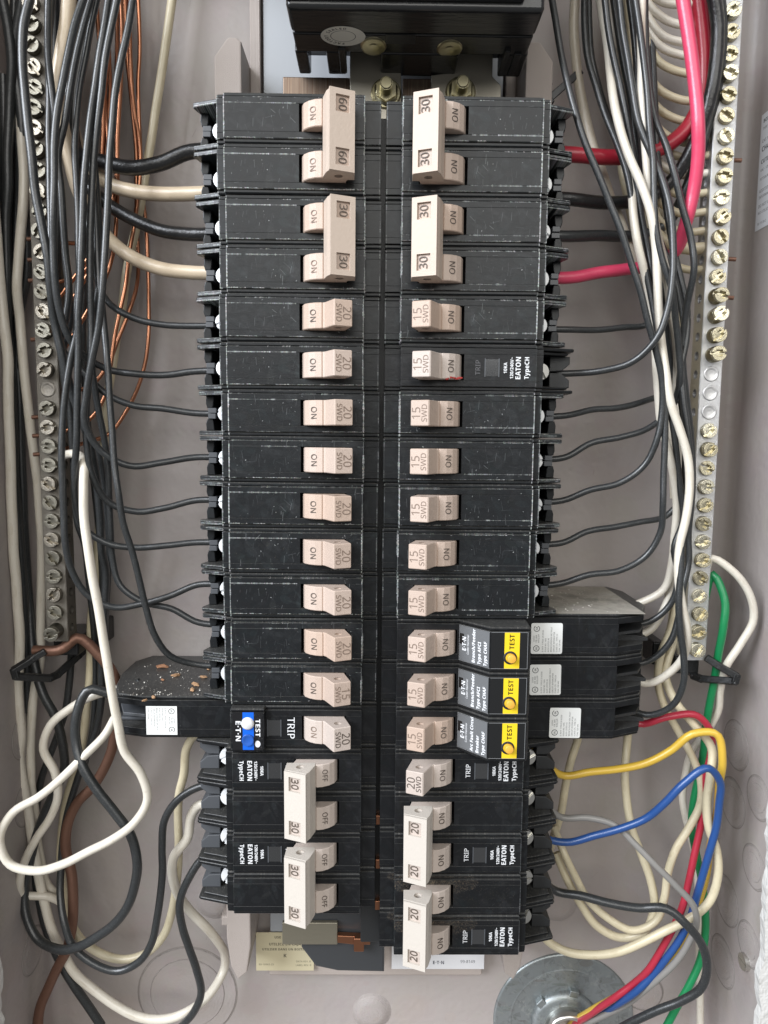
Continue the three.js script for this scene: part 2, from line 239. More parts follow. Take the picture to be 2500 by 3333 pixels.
// ---------------------------------------------------------------- chassis with rails, plate and bus bars
{
  const c = thing('bus_chassis', 'taupe rails and pale plate with bus bars that carry the breaker rows', 'bus chassis', 0, 0, -BACK);
  const Z = BACK, P = (n, g, m, l) => part(n, mm(g.translate(0, 0, Z)), m, c, l);
  for (const s of [-1, 1]) {
    const o = s * 75, i = s * 63;
    P('rail', sweepZ([[o, 33], [s * 69.5, 40.4], [s * 68.3, 41.2], [s * 65, 41], [i, 39.4], [i, -388], [s * 65, -402], [s * 69.5, -406], [s * 73, -399], [o, -384], [o, -377], [s * 77.5, -377], [s * 77.5, -372], [o, -372]], -70, -40, 0.7), M.rail);
    P('rail_flange', box(Math.min(i - s * 5, i), Math.max(i - s * 5, i), -384, 120, -70, -62, 0.6), M.rail);
  }
  P('plate', box(-57, 57, -398, 130, -70.5, -64, 0.5), M.plate);
  P('foot_plate', box(-58, 58, -425, -399, -71, -66, 1), M.rail);
  P('bus_bar', box(-45, -15, -366, 26, -46, -42, 0.5), M.busold);
  P('bus_bar', box(8.5, 40, -366, 26, -46, -42, 0.5), M.busold);
  for (const [x0, x1, notch] of [[-15, 8, 0], [27, 52, 1]]) {
    P('bus_tab', sweepZ(notch ? [[x0, -4], [x0 - 6, 10], [x0 - 6, 26], [x0 + 1, 27], [x0 + 1, 46], [x1 - 4, 46], [x1 - 4, 26], [x1, 22], [x1, -4]] : [[x0, -4], [x0, 46], [x1 - 1, 46], [x1, 10], [x1, -4]], -41.6, -39, 0.4), M.tinned);
  }
  for (const [x, y] of [[1, 18], [34, 19]]) {
    const b = part('bolt', mm(merge([cyl(8.6, 7.6, 1.6, 28), lathe([[7.4, 0.8], [6.4, 2.2], [5.6, 3.2], [0, 3.2]], 6).translate(0, 0, 0), cyl(6.1, 6.1, 4.2, 6).translate(0, 0, 3), ...[0, 1, 2, 3, 4, 5, 6, 7].map((k) => cyl(3.1, 3.5, 0.9, 18).translate(0, 0, 5.4 + k * 0.95)), cyl(3.2, 2.8, 0.6, 18).translate(0, 0, 13)])), M.bolt, c);
    b.position.set(x * MM, y * MM, (Z - 38.6) * MM); b.scale.set(0.8, 0.8, 0.72);
  }
  // black block added to darken the gap, and copper stabs that show between the two rows at the bottom
  P('dark_gap_block', box(-7.5, 7.5, -366, -3, -62, -14, 0.6), M.black);
  P('insulator', sweepZ([[-37, -384], [-30, -394], [-19, -396.5], [4, -397], [4, -352], [-37, -352]], -50, -34, 1), std(lin(0.045, 0.047, 0.05), 0.4));
  for (const y of [-305, -326, -346]) P('stab', box(-0.9, 2.2, y - 2.2, y + 2.2, -30, -11.4, 0.3), M.copper);
  P('stab', box(-46, -19, -380.5, -369, -33.6, -31.4, 0.4), M.busend);
  P('stab_clip', merge([sweepZ([[-19, -374.6], [-9, -375], [-3, -376], [-3, -379.5], [-10, -379.5], [-19, -378.5]], -33, -30, 0.4), box(-11, -6, -382, -375, -32, -28.4, 0.5)]), M.copper);
  const screw = part('foot_screw', mm(merge([cyl(4.2, 3.4, 2.2), box(-3, 3, -0.45, 0.45, 1, 1.3)])), M.zinc, c); screw.position.set(0 * MM, -412 * MM, (Z - 64.8) * MM);
  const t1 = canvasTexture(512, 384, (k, w, h) => { k.fillStyle = 'rgb(206,196,164)'; k.fillRect(0, 0, w, h); k.fillStyle = 'rgb(88,84,70)'; k.textAlign = 'center'; for (const [t, s, y] of [['USE IN BOX', 34, 60], ['UTILICE EN CAJA', 36, 130], ['UTILISER DANS UN BOITIER', 31, 180], ['K', 48, 250]]) { k.font = `bold ${s}px sans-serif`; k.fillText(t, w / 2, y); } k.font = '24px sans-serif'; k.fillText('80-18963-25', 90, 330); k.fillText('DATA REV. B', 420, 300); k.fillText('LABEL REV. B', 420, 338); });
  const p1 = part('paper_label', mm(box(-15.5, 15.5, -11, 11, 0, 0.3)), std(lin(1, 1, 1), 0.6, 0, { map: t1 }), c); p1.position.set(-49 * MM, -409 * MM, (Z - 63.9) * MM);
  const t2 = canvasTexture(768, 192, (k, w, h) => { k.fillStyle = 'rgb(222,222,224)'; k.fillRect(0, 0, w, h); k.fillStyle = 'rgb(70,72,80)'; k.font = '34px sans-serif'; k.fillText('MOD C/2878', 250, 70); k.font = 'bold 40px sans-serif'; k.fillText('E·T·N', 340, 150); k.font = '34px sans-serif'; k.fillText('99-8149', 570, 140); });
  const p2 = part('paper_label', mm(box(-25, 25, -6.5, 6.5, 0, 0.3)), std(lin(1, 1, 1), 0.6, 0, { map: t2 }), c); p2.position.set(33.5 * MM, -412.5 * MM, (Z - 63.9) * MM);
}

// ---------------------------------------------------------------- main breaker
{
  const b = thing('main_breaker', 'large black main breaker block with a round white sticker underneath', 'main breaker', 11.5, 27, -40);
  const P = (n, g, m, l) => part(n, mm(g), m, b, l);
  // the underside faces the viewer: y = 0 is its plane, z from 0 (rear) to 47 (front)
  P('body', merge([box(-49, 49, 0, 95, 29.6, 47, 2), box(-48.4, 48.4, 0.15, 95, 16, 29.4, 0.8), box(-49, -43.7, 0, 40, -2, 16.4, 0.8), box(-36, -28, 0, 40, -2, 16.4, 0.8), box(-13, 20, -0.4, 40, -2, 16.4, 0.9), box(39, 49, 0, 40, -2, 16.4, 0.8), box(38.6, 41, -1.2, 20, 1, 21, 0.5), box(43, 46, -0.8, 20, 0, 18, 0.5), box(-49, 49, 8, 40, -2, 16)]), M.blackgloss);
  P('raised_lid', box(-41, 41, 3, 95, 46, 50, 1.2), M.black);
  P('lid_rim', box(-49, -40, 2.5, 95, 46, 48.4, 0.8), M.black);
  P('latch_slot', box(-11, 1, -0.06, 0.5, 23.6, 30), M.black);
  P('latch', box(-30.6, -27.6, -1.2, 1, 1.5, 21, 0.5), M.blackgloss);
  for (const [x, z] of [[-16, 21], [15.5, 20]]) { const s = P('recessed_bolt', lathe([[5.2, -1], [5.6, 0.1], [4.4, 0.9], [2.4, 1.0], [2.2, 1.6], [0, 1.6]], 24), M.bolt); s.rotation.x = Math.PI / 2; s.position.set(x * MM, 0.3 * MM, z * MM); s.scale.set(1, 1.3, 0.6); }
  const t = canvasTexture(512, 512, (c) => {
    c.fillStyle = 'rgb(226,224,214)'; c.fillRect(0, 0, 512, 512); c.strokeStyle = 'rgb(40,40,40)'; c.lineWidth = 7; c.beginPath(); c.arc(256, 256, 142, 0, 7); c.stroke();
    c.fillStyle = 'rgb(35,35,35)'; c.font = 'bold 62px sans-serif'; c.textAlign = 'center';
    const ring = (s, a0, st) => { [...s].forEach((ch, i) => { c.save(); c.translate(256, 256); c.rotate(a0 + st * i); c.translate(0, -172); c.fillText(ch, 0, 0); c.restore(); }); };
    ring('SEALED', -1.05, 0.235); ring('FACTORY', -1.35 - 7 * 0.26 + 0.05, 0.26);
  });
  const st = P('seal_sticker', new THREE.CircleGeometry(9, 40).scale(1, 0.78, 1), std(lin(1, 1, 1), 0.45, 0, { map: t })); st.rotation.x = Math.PI / 2; st.position.set(-28.2 * MM, -0.12 * MM, 28.6 * MM);
  const rv = P('lid_screw', lathe([[0, 1], [3.4, 0.8], [4.4, 0]], 20), M.zinc); rv.position.set(-44.5 * MM, 9 * MM, 48.2 * MM);
}

// ---------------------------------------------------------------- breakers
// canonical pole of the right-hand row: outward is +x, centre of the pole y = 0. The other row is the same turned by half a turn.
const H2 = 9.45;
function planarUV(g, flip) {                                       // front: case print, upward faces: the dusty half of the map
  const n = g.index ? g.toNonIndexed() : g; n.computeVertexNormals();
  const p = n.attributes.position, q = n.attributes.normal, u = n.attributes.uv;
  for (let i = 0; i < p.count; i++) {
    const up = (flip ? -1 : 1) * q.getY(i);
    if (up > 0.62) u.setXY(i, Math.abs(p.getX(i)) / 80, 0.01 + 0.46 * Math.min(1, Math.max(0, (p.getZ(i) + 60) / 72)));
    else u.setXY(i, p.getX(i) / 80, 1 - (9.5 - p.getY(i)) * 12.8 / 512);
  }
  return n;
}
const faceOutline = (dz, x1 = 62.8) => [[1, -50], [1, -5 + dz], [7.4, -5 + dz], [7.4, dz], [x1, dz], [x1, -1.6 + dz], [65.8, -1.8 + dz], [65.8, -50]];
const notched = (a, b) => [[1, -50], [1, -5], [7.4, -5], [7.4, 0], [a, 0], [a, -9], [b, -9], [b, 0], [62.8, 0], [62.8, -1.6], [65.8, -1.8], [65.8, -50]];
function caseGeometry(a, b) {
  return [sweepY(faceOutline(-0.75), H2, H2 - 1.75, 0.5), sweepY(faceOutline(0), H2 - 1.75, 5.25, 0.14), sweepY(notched(a, b), 5.25, -5.25, 0.05), sweepY(faceOutline(0), -5.25, -H2 + 1.75, 0.14), sweepY(faceOutline(-0.75), -H2 + 1.75, -H2, 0.5)];
}
function terminalOld() {
  const fl = (s) => sweepY([[65, -46], [65, -5.4], [67, -6], [76.6, -9.5], [77.2, -11], [75.4, -17], [74, -22], [74, -46]], s > 0 ? H2 - 0.2 : -7.4, s > 0 ? 7.4 : -H2 + 0.2, 0.3);
  const post = (s) => sweepZ([[71.6, s * 7.3], [75, s * 7.3], [75.2, s * 4.2], [74.6, s * 2.3], [72.4, s * 2.3], [72, s * 3.6]], -46, -14.5, 0.3);
  return { body: merge([fl(1), fl(-1), post(1), post(-1), box(65, 71, -7.6, 7.6, -50, -30)]), plates: merge([box(70.8, 74, 0.12, 2.3, -40, -13.4, 0.2), box(70.6, 74.1, -2.3, -0.12, -40, -14, 0.2)]) };
}
function terminalNew() {
  const fl = (s) => sweepY([[65, -46], [65, -6.2], [80, -10.5], [80.8, -11.5], [80.8, -46]], s > 0 ? H2 - 0.15 : -8, s > 0 ? 8 : -H2 + 0.15, 0.25);
  const lip = (s) => sweepY([[65, -30], [65, -8], [78.5, -12], [78.5, -30]], s > 0 ? 7.6 : -6.6, s > 0 ? 6.6 : -7.6, 0.2);
  const pad = (s) => sweepZ([[71.8, s * 6.6], [80.4, s * 6.6], [80.4, s * 3.4], [77, s * 0.5], [71.8, s * 0.25]], -46, -15.5, 0.35);
  return { body: merge([fl(1), fl(-1), lip(1), lip(-1), box(65, 72, -7.6, 7.6, -50, -34)]), plates: merge([pad(1), pad(-1)]) };
}
// slotted head: two half discs with a notch between them on a threaded shank
function slotted(r, base, h, notch) {
  const half = (s) => { const p = [], n = 9; for (let i = 0; i <= n; i++) { const a = Math.asin(0.5 / r) + (Math.PI - 2 * Math.asin(0.5 / r)) * i / n; p.push([r * Math.cos(a), s * r * Math.sin(a)]); } if (notch) p.push([-notch, s * 0.5], [-notch, s * notch], [notch, s * notch], [notch, s * 0.5]); return sweepZ(s > 0 ? p : p.reverse(), base, base + h, 0.15); };
  return [half(1), half(-1)];
}
function screwGeometry() { return merge([lathe([[0, 1.1], [3.5, 1.1], [3.7, 0.6], [3.7, -3]], 24), ...slotted(3.5, 1.0, 1.1, 0)]); }
const tOld = terminalOld(), tNew = terminalNew();
const G = {};
for (const f of [0, 1]) { G['case' + f] = mm(planarUV(merge(caseGeometry(14, 33.2)), f)); G['caseOff' + f] = mm(planarUV(merge(caseGeometry(16.8, 36)), f)); G['old' + f] = mm(planarUV(tOld.body.clone(), f)); G['new' + f] = mm(planarUV(tNew.body.clone(), f)); }
G.platesOld = mm(tOld.plates); G.platesNew = mm(tNew.plates); G.screw = mm(screwGeometry());
const handleOutline = [[14.9, -7], [14.6, 0], [11.6, 9.6], [11.75, 10.05], [18.2, 12.65], [18.75, 12.5], [22.7, 5.4], [23.2, 5.1], [23.5, 4.7], [23.9, 5.1], [26.6, 4.6], [29.2, 3.2], [31.2, 1.2], [32.2, -1.5], [32.2, -7]];
const flipX = (pts, c) => pts.map(([x, z]) => [2 * c - x, z]).reverse();
const HC = 25;
const bored = (pts, x, z) => { const s = shape(pts), h = new THREE.Path(); h.absellipse(x, z, 1.9, 1.8, 0, Math.PI * 2, true); s.holes.push(h); return s; };
G.handle = mm(sweepY(bored(handleOutline, 17.2, 7), 5.05, -5.05, 0.3)); G.handleOff = mm(sweepY(bored(flipX(handleOutline, HC), 2 * HC - 17.2, 7), 5.05, -5.05, 0.3));
const LEAN = -Math.atan2(2.6, 6.45);                                    // the number face leans inwards
const inkGeo = {};
function inkFor(num, swd) { const k = num + swd; return inkGeo[k] ??= mm(swd ? merge([print(num, 3.4, 13.6, 0, 10.82, LEAN), print('SWD', 2.2, 16.7, 0, 12.07, LEAN, false, 1.12)]) : print(num, 3.6, 15.6, 0, 9.6, LEAN)); }
G.on = mm(print('ON', 2.5, 27.4, 0, 4.3, 0.34, false, 1.05)); G.off = mm(print('OFF', 2.3, 2 * HC - 27.4, 0, 4.3, -0.34, false, 1));
// the tie across two handles: a moulded cap with two windows; numbers lie behind the windows
function tieParts(off) {
  // cap split into strips so that the two windows are real recesses
  const t = 0.9, segs = [];
  const along = (a, b, c, d, e0, e1) => { const g = box(a, b, c, d, e0, e1); g.rotateY(LEAN); g.translate(15.55, 0, 12.55); return g; };
  const half = 14.7, L = 5.0, win = [-2.9, 2.6, 2.9];                // window along the lean and half height
  const ys = [[half, 9.5 + 3.1], [9.5 - 3.1, -9.5 + 3.1], [-9.5 - 3.1, -half]];
  for (const [a, b] of ys) segs.push(along(-L, L, b, a, -t, 0));
  for (const cy of [9.5, -9.5]) { segs.push(along(-L, win[0], cy - 3.1, cy + 3.1, -t, 0)); segs.push(along(win[1], L, cy - 3.1, cy + 3.1, -t, 0)); }
  const body = sweepY((() => { const s = shape([[11.2, 3], [10.95, 9.5], [20.3, 13.25], [21.7, 11], [23.4, 5.6], [23.4, 3]]), h = new THREE.Path(); h.absellipse(17.2, 7, 1.9, 1.8, 0, Math.PI * 2, true); s.holes.push(h); return s; })(), half, -half, 0.12);
  let cap = merge([body, ...segs]), nums = [9.5, -9.5].map((cy) => (s) => { const g = print(s, 3.2, 0, 0, 0); g.rotateY(LEAN); g.translate(15.4, cy, 11.68); return g; });
  return { cap, nums };
}
const mirrorX = (g) => { g.applyMatrix4(new THREE.Matrix4().makeScale(-1, 1, 1)); g.translate(2 * HC, 0, 0); const p = g.attributes.position; for (let i = 0; i < p.count; i += 3) for (let k = 0; k < 3; k++) { const a = p.getComponent(i + 1, k); p.setComponent(i + 1, k, p.getComponent(i + 2, k)); p.setComponent(i + 2, k, a); } g.computeVertexNormals(); return g; };
{
  const a = tieParts(), b = tieParts(); G.tieOn = mm(a.cap); G.tieOff = mm(mirrorX(b.cap));
  G.tieNum = (s, off) => G[`n${s}${off}`] ??= mm(merge(a.nums.map((f) => { const g = f(s); if (off) { const h = print(s, 3.2, 0, 0, 0); h.rotateY(-LEAN); h.translate(2 * HC - 15.4, g === null ? 0 : (g.computeBoundingBox(), (g.boundingBox.min.y + g.boundingBox.max.y) / 2), 11.68); return h; } return g; })));
}
const printNew = mm(merge([print('10KA', 1.35, 50, 0, 0, 0, true), print('120/240V~', 1.3, 52.6, 0, 0, 0, true), print('EATON', 2.05, 55.2, 0, 0, 0, true, 1), print('TypeCH', 1.8, 59.0, 0, 0, 0, true)]));
const tripInk = mm(print('TRIP', 2.0, 38.8, 0, 0, 0, false, 1.1));
function poleCase(parent, dy, flip, o) {
  const f = flip ? 1 : 0, at = (m) => { m.position.y = dy * MM; return m; };
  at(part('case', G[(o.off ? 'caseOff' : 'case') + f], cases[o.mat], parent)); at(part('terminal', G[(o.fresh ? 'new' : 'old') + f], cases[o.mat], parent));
  at(part('clamp', o.fresh ? G.platesNew : G.platesOld, o.fresh && !flip ? M.black : M.clampgrey, parent));
  const s = at(part('terminal_screw', G.screw, o.fresh && !flip ? M.zinc : M.screwbright, parent)); s.position.x = (o.fresh ? 67.4 : 66.2) * MM; s.position.z = -15 * MM; s.rotation.y = 0.2; s.rotation.z = rr(0, 3);
}
M.screwbright = std(lin(0.86, 0.87, 0.88), 0.4, 0.25);
function handle(parent, dy, o) {
  const h = part('handle', o.off ? G.handleOff : G.handle, o.tanpale ? M.tanpale : TANS[Math.floor(rnd() * 4)], parent); h.position.y = dy * MM;
  part('lettering', o.off ? G.off : G.on, o.faded ? M.fadedink : M.ink, h);
  if (!o.tied) part('rating', inkFor(o.amp, true), o.bold ? M.ink : M.fadedink, h);
  return h;
}
const tripWindow = mm(merge([box(41.9, 47.2, -3.4, 3.4, -0.3, 0.06)])), tripFrame = mm(merge([box(41.5, 41.95, -3.7, 3.7, -0.2, 0.25), box(47.15, 47.6, -3.7, 3.7, -0.2, 0.25)]));
M.window = std(lin(0.13, 0.133, 0.137), 0.14, 0.9, { clearcoat: 1, clearcoatRoughness: 0.05 });
const poleY = (n) => -(n - 1) * 19.05 - 9.525;
function breaker(side, n, poles, o) {
  const flip = side === 'L', y = poleY(n) - (poles - 1) * 9.525;
  const b = thing(o.name ?? 'circuit_breaker', o.label, 'circuit breaker', 0, y, 0, o.group); if (flip) b.rotation.z = Math.PI;
  b.position.x += rr(-0.25, 0.25) * MM; b.position.z += rr(-0.35, 0.35) * MM; b.rotation.z += rr(-0.0025, 0.0025);
  for (let i = 0; i < poles; i++) {
    const dy = (poles === 2 ? [9.525, -9.525][i] : 0), oo = { ...o, mat: o.mats ? o.mats[i] : o.mat };
    poleCase(b, dy, flip, oo); handle(b, dy, { ...oo, tied: poles === 2 });
    if (o.fresh && (poles === 1 || (flip ? i === 1 : i === 0) !== (o.printAt === 'other'))) {
      const p = part('maker_print', printNew, M.white, b); p.position.set(0, dy * MM, 0.03 * MM);
      const t = part('trip_lettering', tripInk, o.dimTrip ? M.greyink : M.white, b); t.position.set(0, dy * MM, 0.03 * MM);
      const wdw = part('trip_window', tripWindow, M.window, b); wdw.position.y = dy * MM; const fr = part('window_frame', tripFrame, M.clampgrey, wdw);
    }
  }
  if (poles === 2) {
    const t = part('handle_tie', o.off ? G.tieOff : G.tieOn, o.palegrip ? M.tie : M.tietan, b); t.position.z = 0.15 * MM;
    part('rating', G.tieNum(o.amp, o.off ? 1 : 0), M.tieink, t);
  }
  return b;
}
// row with the 60 amp breaker
const ORD = ['first', 'second', 'third', 'fourth', 'fifth', 'sixth', 'seventh', 'eighth'];
breaker('L', 1, 2, { amp: '60', mats: [0, 1], faded: true, label: 'black two-pole breaker with tan tied handle marked 60', name: 'double_breaker' });
breaker('L', 3, 2, { amp: '30', mats: [2, 0], faded: true, label: 'black two-pole breaker with tan 30 handle directly below the 60 amp breaker', name: 'double_breaker' });
for (let i = 0; i < 8; i++) breaker('L', 5 + i, 1, { amp: '20', mat: [1, 0, 7, 3, 2, 8, 0, 3][i], label: `scuffed black 20 SWD breaker, ${ORD[i]} single one below the tied 60 and 30 handles`, group: '20 amp single breakers' });
breaker('L', 13, 1, { amp: '15', mat: 3, label: 'scuffed black 15 SWD breaker just above the breaker with the blue test patch' });
// row opposite
breaker('R', 1, 2, { amp: '30', mats: [0, 2], label: 'black two-pole breaker with tan 30 handle fed by thick red and black cables', name: 'double_breaker' });
breaker('R', 3, 2, { amp: '30', mats: [1, 3], label: 'black two-pole breaker with tan 30 handle fed by the pink wire', name: 'double_breaker' });
const l15 = 'scuffed black 15 SWD breaker between the tied 30 handle and the white-printed breaker', g15 = '15 amp single breakers';
breaker('R', 5, 1, { amp: '15', mat: 2, label: l15, group: g15 });
{
  const b = breaker('R', 6, 1, { amp: '15', mat: 4, fresh: true, tanpale: true, dimTrip: true, label: 'clean black 15 SWD breaker with white print and a red smear on its handle' });
  part('red_smear', mm(merge([0, 1, 2, 3, 4, 5].map((i) => { const g = new THREE.SphereGeometry(1, 8, 6); g.scale(rr(0.5, 1.3), rr(0.3, 0.8), 0.12); g.translate(24.5 + i * 1.35, -4.6 + rr(-0.3, 0.5), 4.6 - Math.max(0, i - 1) * 0.36); return g; }))), std(lin(0.32, 0.02, 0.015), 0.5), b);
}
for (let i = 0; i < 5; i++) breaker('R', 7 + i, 1, { amp: '15', mat: [8, 1, 7, 3, 0][i], label: `scuffed black 15 SWD breaker, ${ORD[i]} below the white-printed clean one`, group: g15 });
breaker('R', 15, 1, { amp: '20', mat: 5, fresh: true, tanpale: true, bold: true, label: 'black 20 SWD breaker with white print below the arc fault breakers' });
for (const n of [16, 18]) breaker('R', n, 2, { amp: '20', mats: n === 16 ? [5, 5] : [6, 6], fresh: true, palegrip: true, tanpale: true, printAt: 'other', label: n === 16 ? 'black two-pole breaker with pale 20 handle tie just below the 20 SWD breaker' : 'dirt-dusted black two-pole breaker with pale 20 handle tie at the row end', group: 'two-pole 20 amp breakers', name: 'double_breaker' });
for (const n of [15, 17]) breaker('L', n, 2, { amp: '30', mats: [4, 4], fresh: true, palegrip: true, tanpale: true, off: true, label: n === 15 ? 'black two-pole breaker with pale 30 tie switched OFF, below the blue test patch' : 'black two-pole breaker with pale 30 tie switched OFF, last of its row', group: 'two-pole breakers switched off', name: 'double_breaker' });

// arc fault breakers: a raised, sloped label hood and a long box behind it
const afciSide = canvasTexture(512, 512, (c) => {                       // certification sticker, drawn as it reads when the breaker stands upright
  c.fillStyle = 'rgb(232,233,230)'; c.fillRect(0, 0, 512, 512); c.fillStyle = 'rgb(40,42,45)'; c.strokeStyle = 'rgb(40,42,45)';
  c.lineWidth = 10; c.beginPath(); c.arc(90, 90, 46, 0, 7); c.stroke(); c.font = 'bold 44px sans-serif'; c.textAlign = 'center'; c.fillText('UL', 90, 106); c.beginPath(); c.arc(420, 90, 46, 0.5, 5.8); c.stroke(); c.fillText('SA', 425, 106);
  c.font = '32px sans-serif'; ['LISTED', 'CIR. BKR.', 'W/EQ.GFP'].forEach((t, i) => c.fillText(t, 255, 60 + i * 38)); c.textAlign = 'left'; c.font = '33px sans-serif';
  ['E-7819  1 POLE LR 43556', 'ISSUE NO. 1005', 'ALSO LISTED AS', 'BRANCH/FEEDER ARC FAULT', 'CIRCUIT INTERRUPTER', 'CLASS CTL - TYPE CH', 'CUAL 120 VAC'].forEach((t, i) => c.fillText(t, 30, 205 + i * 46));
});
const hoodMap = (lines) => canvasTexture(1024, 512, (c, w, h) => {      // u runs outwards over slope and flat, v across; text reads upwards
  c.fillStyle = 'rgb(26,27,28)'; c.fillRect(0, 0, w, h); c.fillStyle = 'rgb(104,106,108)'; c.fillRect(16, 14, 470, 484);
  for (let i = 0; i < 700; i++) { c.fillStyle = grey(rr(60, 190), rr(0.05, 0.25)); c.fillRect(rr(0, w), rr(0, h), rr(1, 3), rr(1, 3)); }
  c.fillStyle = 'rgb(238,205,40)'; c.fillRect(687, 10, 214, 492);
  c.strokeStyle = 'rgb(190,192,194)'; c.lineWidth = 3; c.strokeRect(10, 8, w - 20, h - 16);
  const up = (t, x, y, s, f = 'bold ', col = 'rgb(236,238,240)', al = 'center') => { c.save(); c.translate(x, y); c.rotate(-Math.PI / 2); c.font = `${f}${s}px sans-serif`; c.textAlign = al; c.fillStyle = col; c.fillText(t, 0, 0); c.restore(); };
  c.fillStyle = 'rgb(24,24,25)'; c.fillRect(16, 120, 70, 150);
  up('E·T·N', 120, 256, 84); up('Cutler-Hammer', 165, 256, 40, ''); lines.forEach((t, i) => up(t, 265 + i * 92, 490, 66, 'bold ', 'rgb(236,238,240)', 'left'));
  up('TEST', 826, 138, 96, 'bold ', 'rgb(25,25,22)');
});
const hoods = [hoodMap(['Branch/Feeder', 'Type AFCI', 'Type CHAF']), hoodMap(['Arc Fault Circuit', 'Breaker', 'Type CHAF'])];
function arcFault(n, label, group, third) {
  const b = thing('arc_fault_breaker', label, 'circuit breaker', 0, poleY(n), 0, group), P = (nm, g, m) => part(nm, mm(g), m, b);
  const outline = (dz, notch) => [[1, -50], [1, -5 + dz], [7.4, -5 + dz], [7.4, dz], ...(notch ? [[14, dz], [14, -9], [32.8, -9], [32.8, dz]] : []), [33.4, dz], [45, 12 + dz], [60.6, 12 + dz], [61.6, 11 + dz], [62.8, -11 + dz], ...(notch ? [[105, -11 + dz], [106, -31], [123.4, -31]] : [[104.5, -11 + dz], [118, -17 + dz], [123.4, -30]]), [123.6, -60], [119, -71], [66, -71], [66, -50]];
  P('case', planarUV(merge([sweepY(outline(-0.7), H2, H2 - 1.6, 0.5), sweepY(outline(0), H2 - 1.6, 5.15, 0.1), sweepY(outline(0, true), 5.15, -5.25, 0.05), sweepY(outline(0), -5.25, 1.6 - H2, 0.1), sweepY(outline(-0.7), 1.6 - H2, -H2, 0.5)])), cases[5]);
  P('wire_port_rib', merge([sweepY([[105, -34], [105, -13], [117, -18], [122, -27], [122, -34]], 0.9, -0.5, 0.2), sweepZ([[106, -5.4], [122.4, -5.4], [122.4, -4], [116, -2.6], [106, -2.6]], -36, -22, 0.2)]), M.black);
  handle(b, 0, { amp: '15' });
  // label hood
  const lean = -Math.atan2(12, 11.6), len = Math.hypot(12, 11.6);
  const lower = new THREE.PlaneGeometry(len - 0.4, 15.6), upper = new THREE.PlaneGeometry(15.2, 15.6);
  { const u = lower.attributes.uv; for (let i = 0; i < 4; i++) u.setX(i, u.getX(i) * 0.485); const q = upper.attributes.uv; for (let i = 0; i < 4; i++) q.setX(i, 0.485 + q.getX(i) * 0.515); }
  lower.rotateY(lean); lower.translate(39.12, 0, 6.1); upper.translate(52.8, 0, 12.08);
  P('hood_label', merge([lower, upper]), std(lin(1, 1, 1), 0.32, 0, { map: hoods[third ? 1 : 0] }));
  const bt = P('test_button', lathe([[0, 2.2], [1.5, 2.15], [1.8, 1.8], [1.8, -1]], 24), std(lin(0.80, 0.42, 0.06), 0.4)); bt.position.set(53.5 * MM, -3.0 * MM, 12.1 * MM);
  const rg = P('button_ring', lathe([[1.9, 0.1], [2.5, 0.12], [2.8, 0], [2.8, -0.2]], 28), M.black); rg.position.set(53.1 * MM, -3.0 * MM, 12.12 * MM);
  const st = P('certification_sticker', sweepZ((() => { const s = new THREE.Shape(), a = 6.9, r = 1; s.moveTo(-a + r, -a); s.lineTo(a - r, -a); s.quadraticCurveTo(a, -a, a, -a + r); s.lineTo(a, a - r); s.quadraticCurveTo(a, a, a - r, a); s.lineTo(-a + r, a); s.quadraticCurveTo(-a, a, -a, a - r); s.lineTo(-a, -a + r); s.quadraticCurveTo(-a, -a, -a + r, -a); return s; })(), 0, 0.15, 0), std(lin(1, 1, 1), 0.45, 0, { map: afciSide }));
  { const p = st.geometry.attributes.position, u = st.geometry.attributes.uv; for (let i = 0; i < p.count; i++) u.setXY(i, p.getX(i) / MM / 13.8 + 0.5, p.getY(i) / MM / 13.8 + 0.5); }
  st.rotation.z = Math.PI / 2; st.position.set((third ? 82.8 : 73.4) * MM, (third ? -1.6 : -1 + rr(-0.4, 0.4)) * MM, -10.85 * MM); st.rotation.z += rr(-0.03, 0.03);
}
arcFault(12, 'arc fault breaker with dusty top, yellow test strip and side box', null);
arcFault(13, 'middle arc fault breaker between two others with yellow test strips', null);
arcFault(14, 'lowest arc fault breaker, its white sticker set further out, red wire leaving it', null, true);

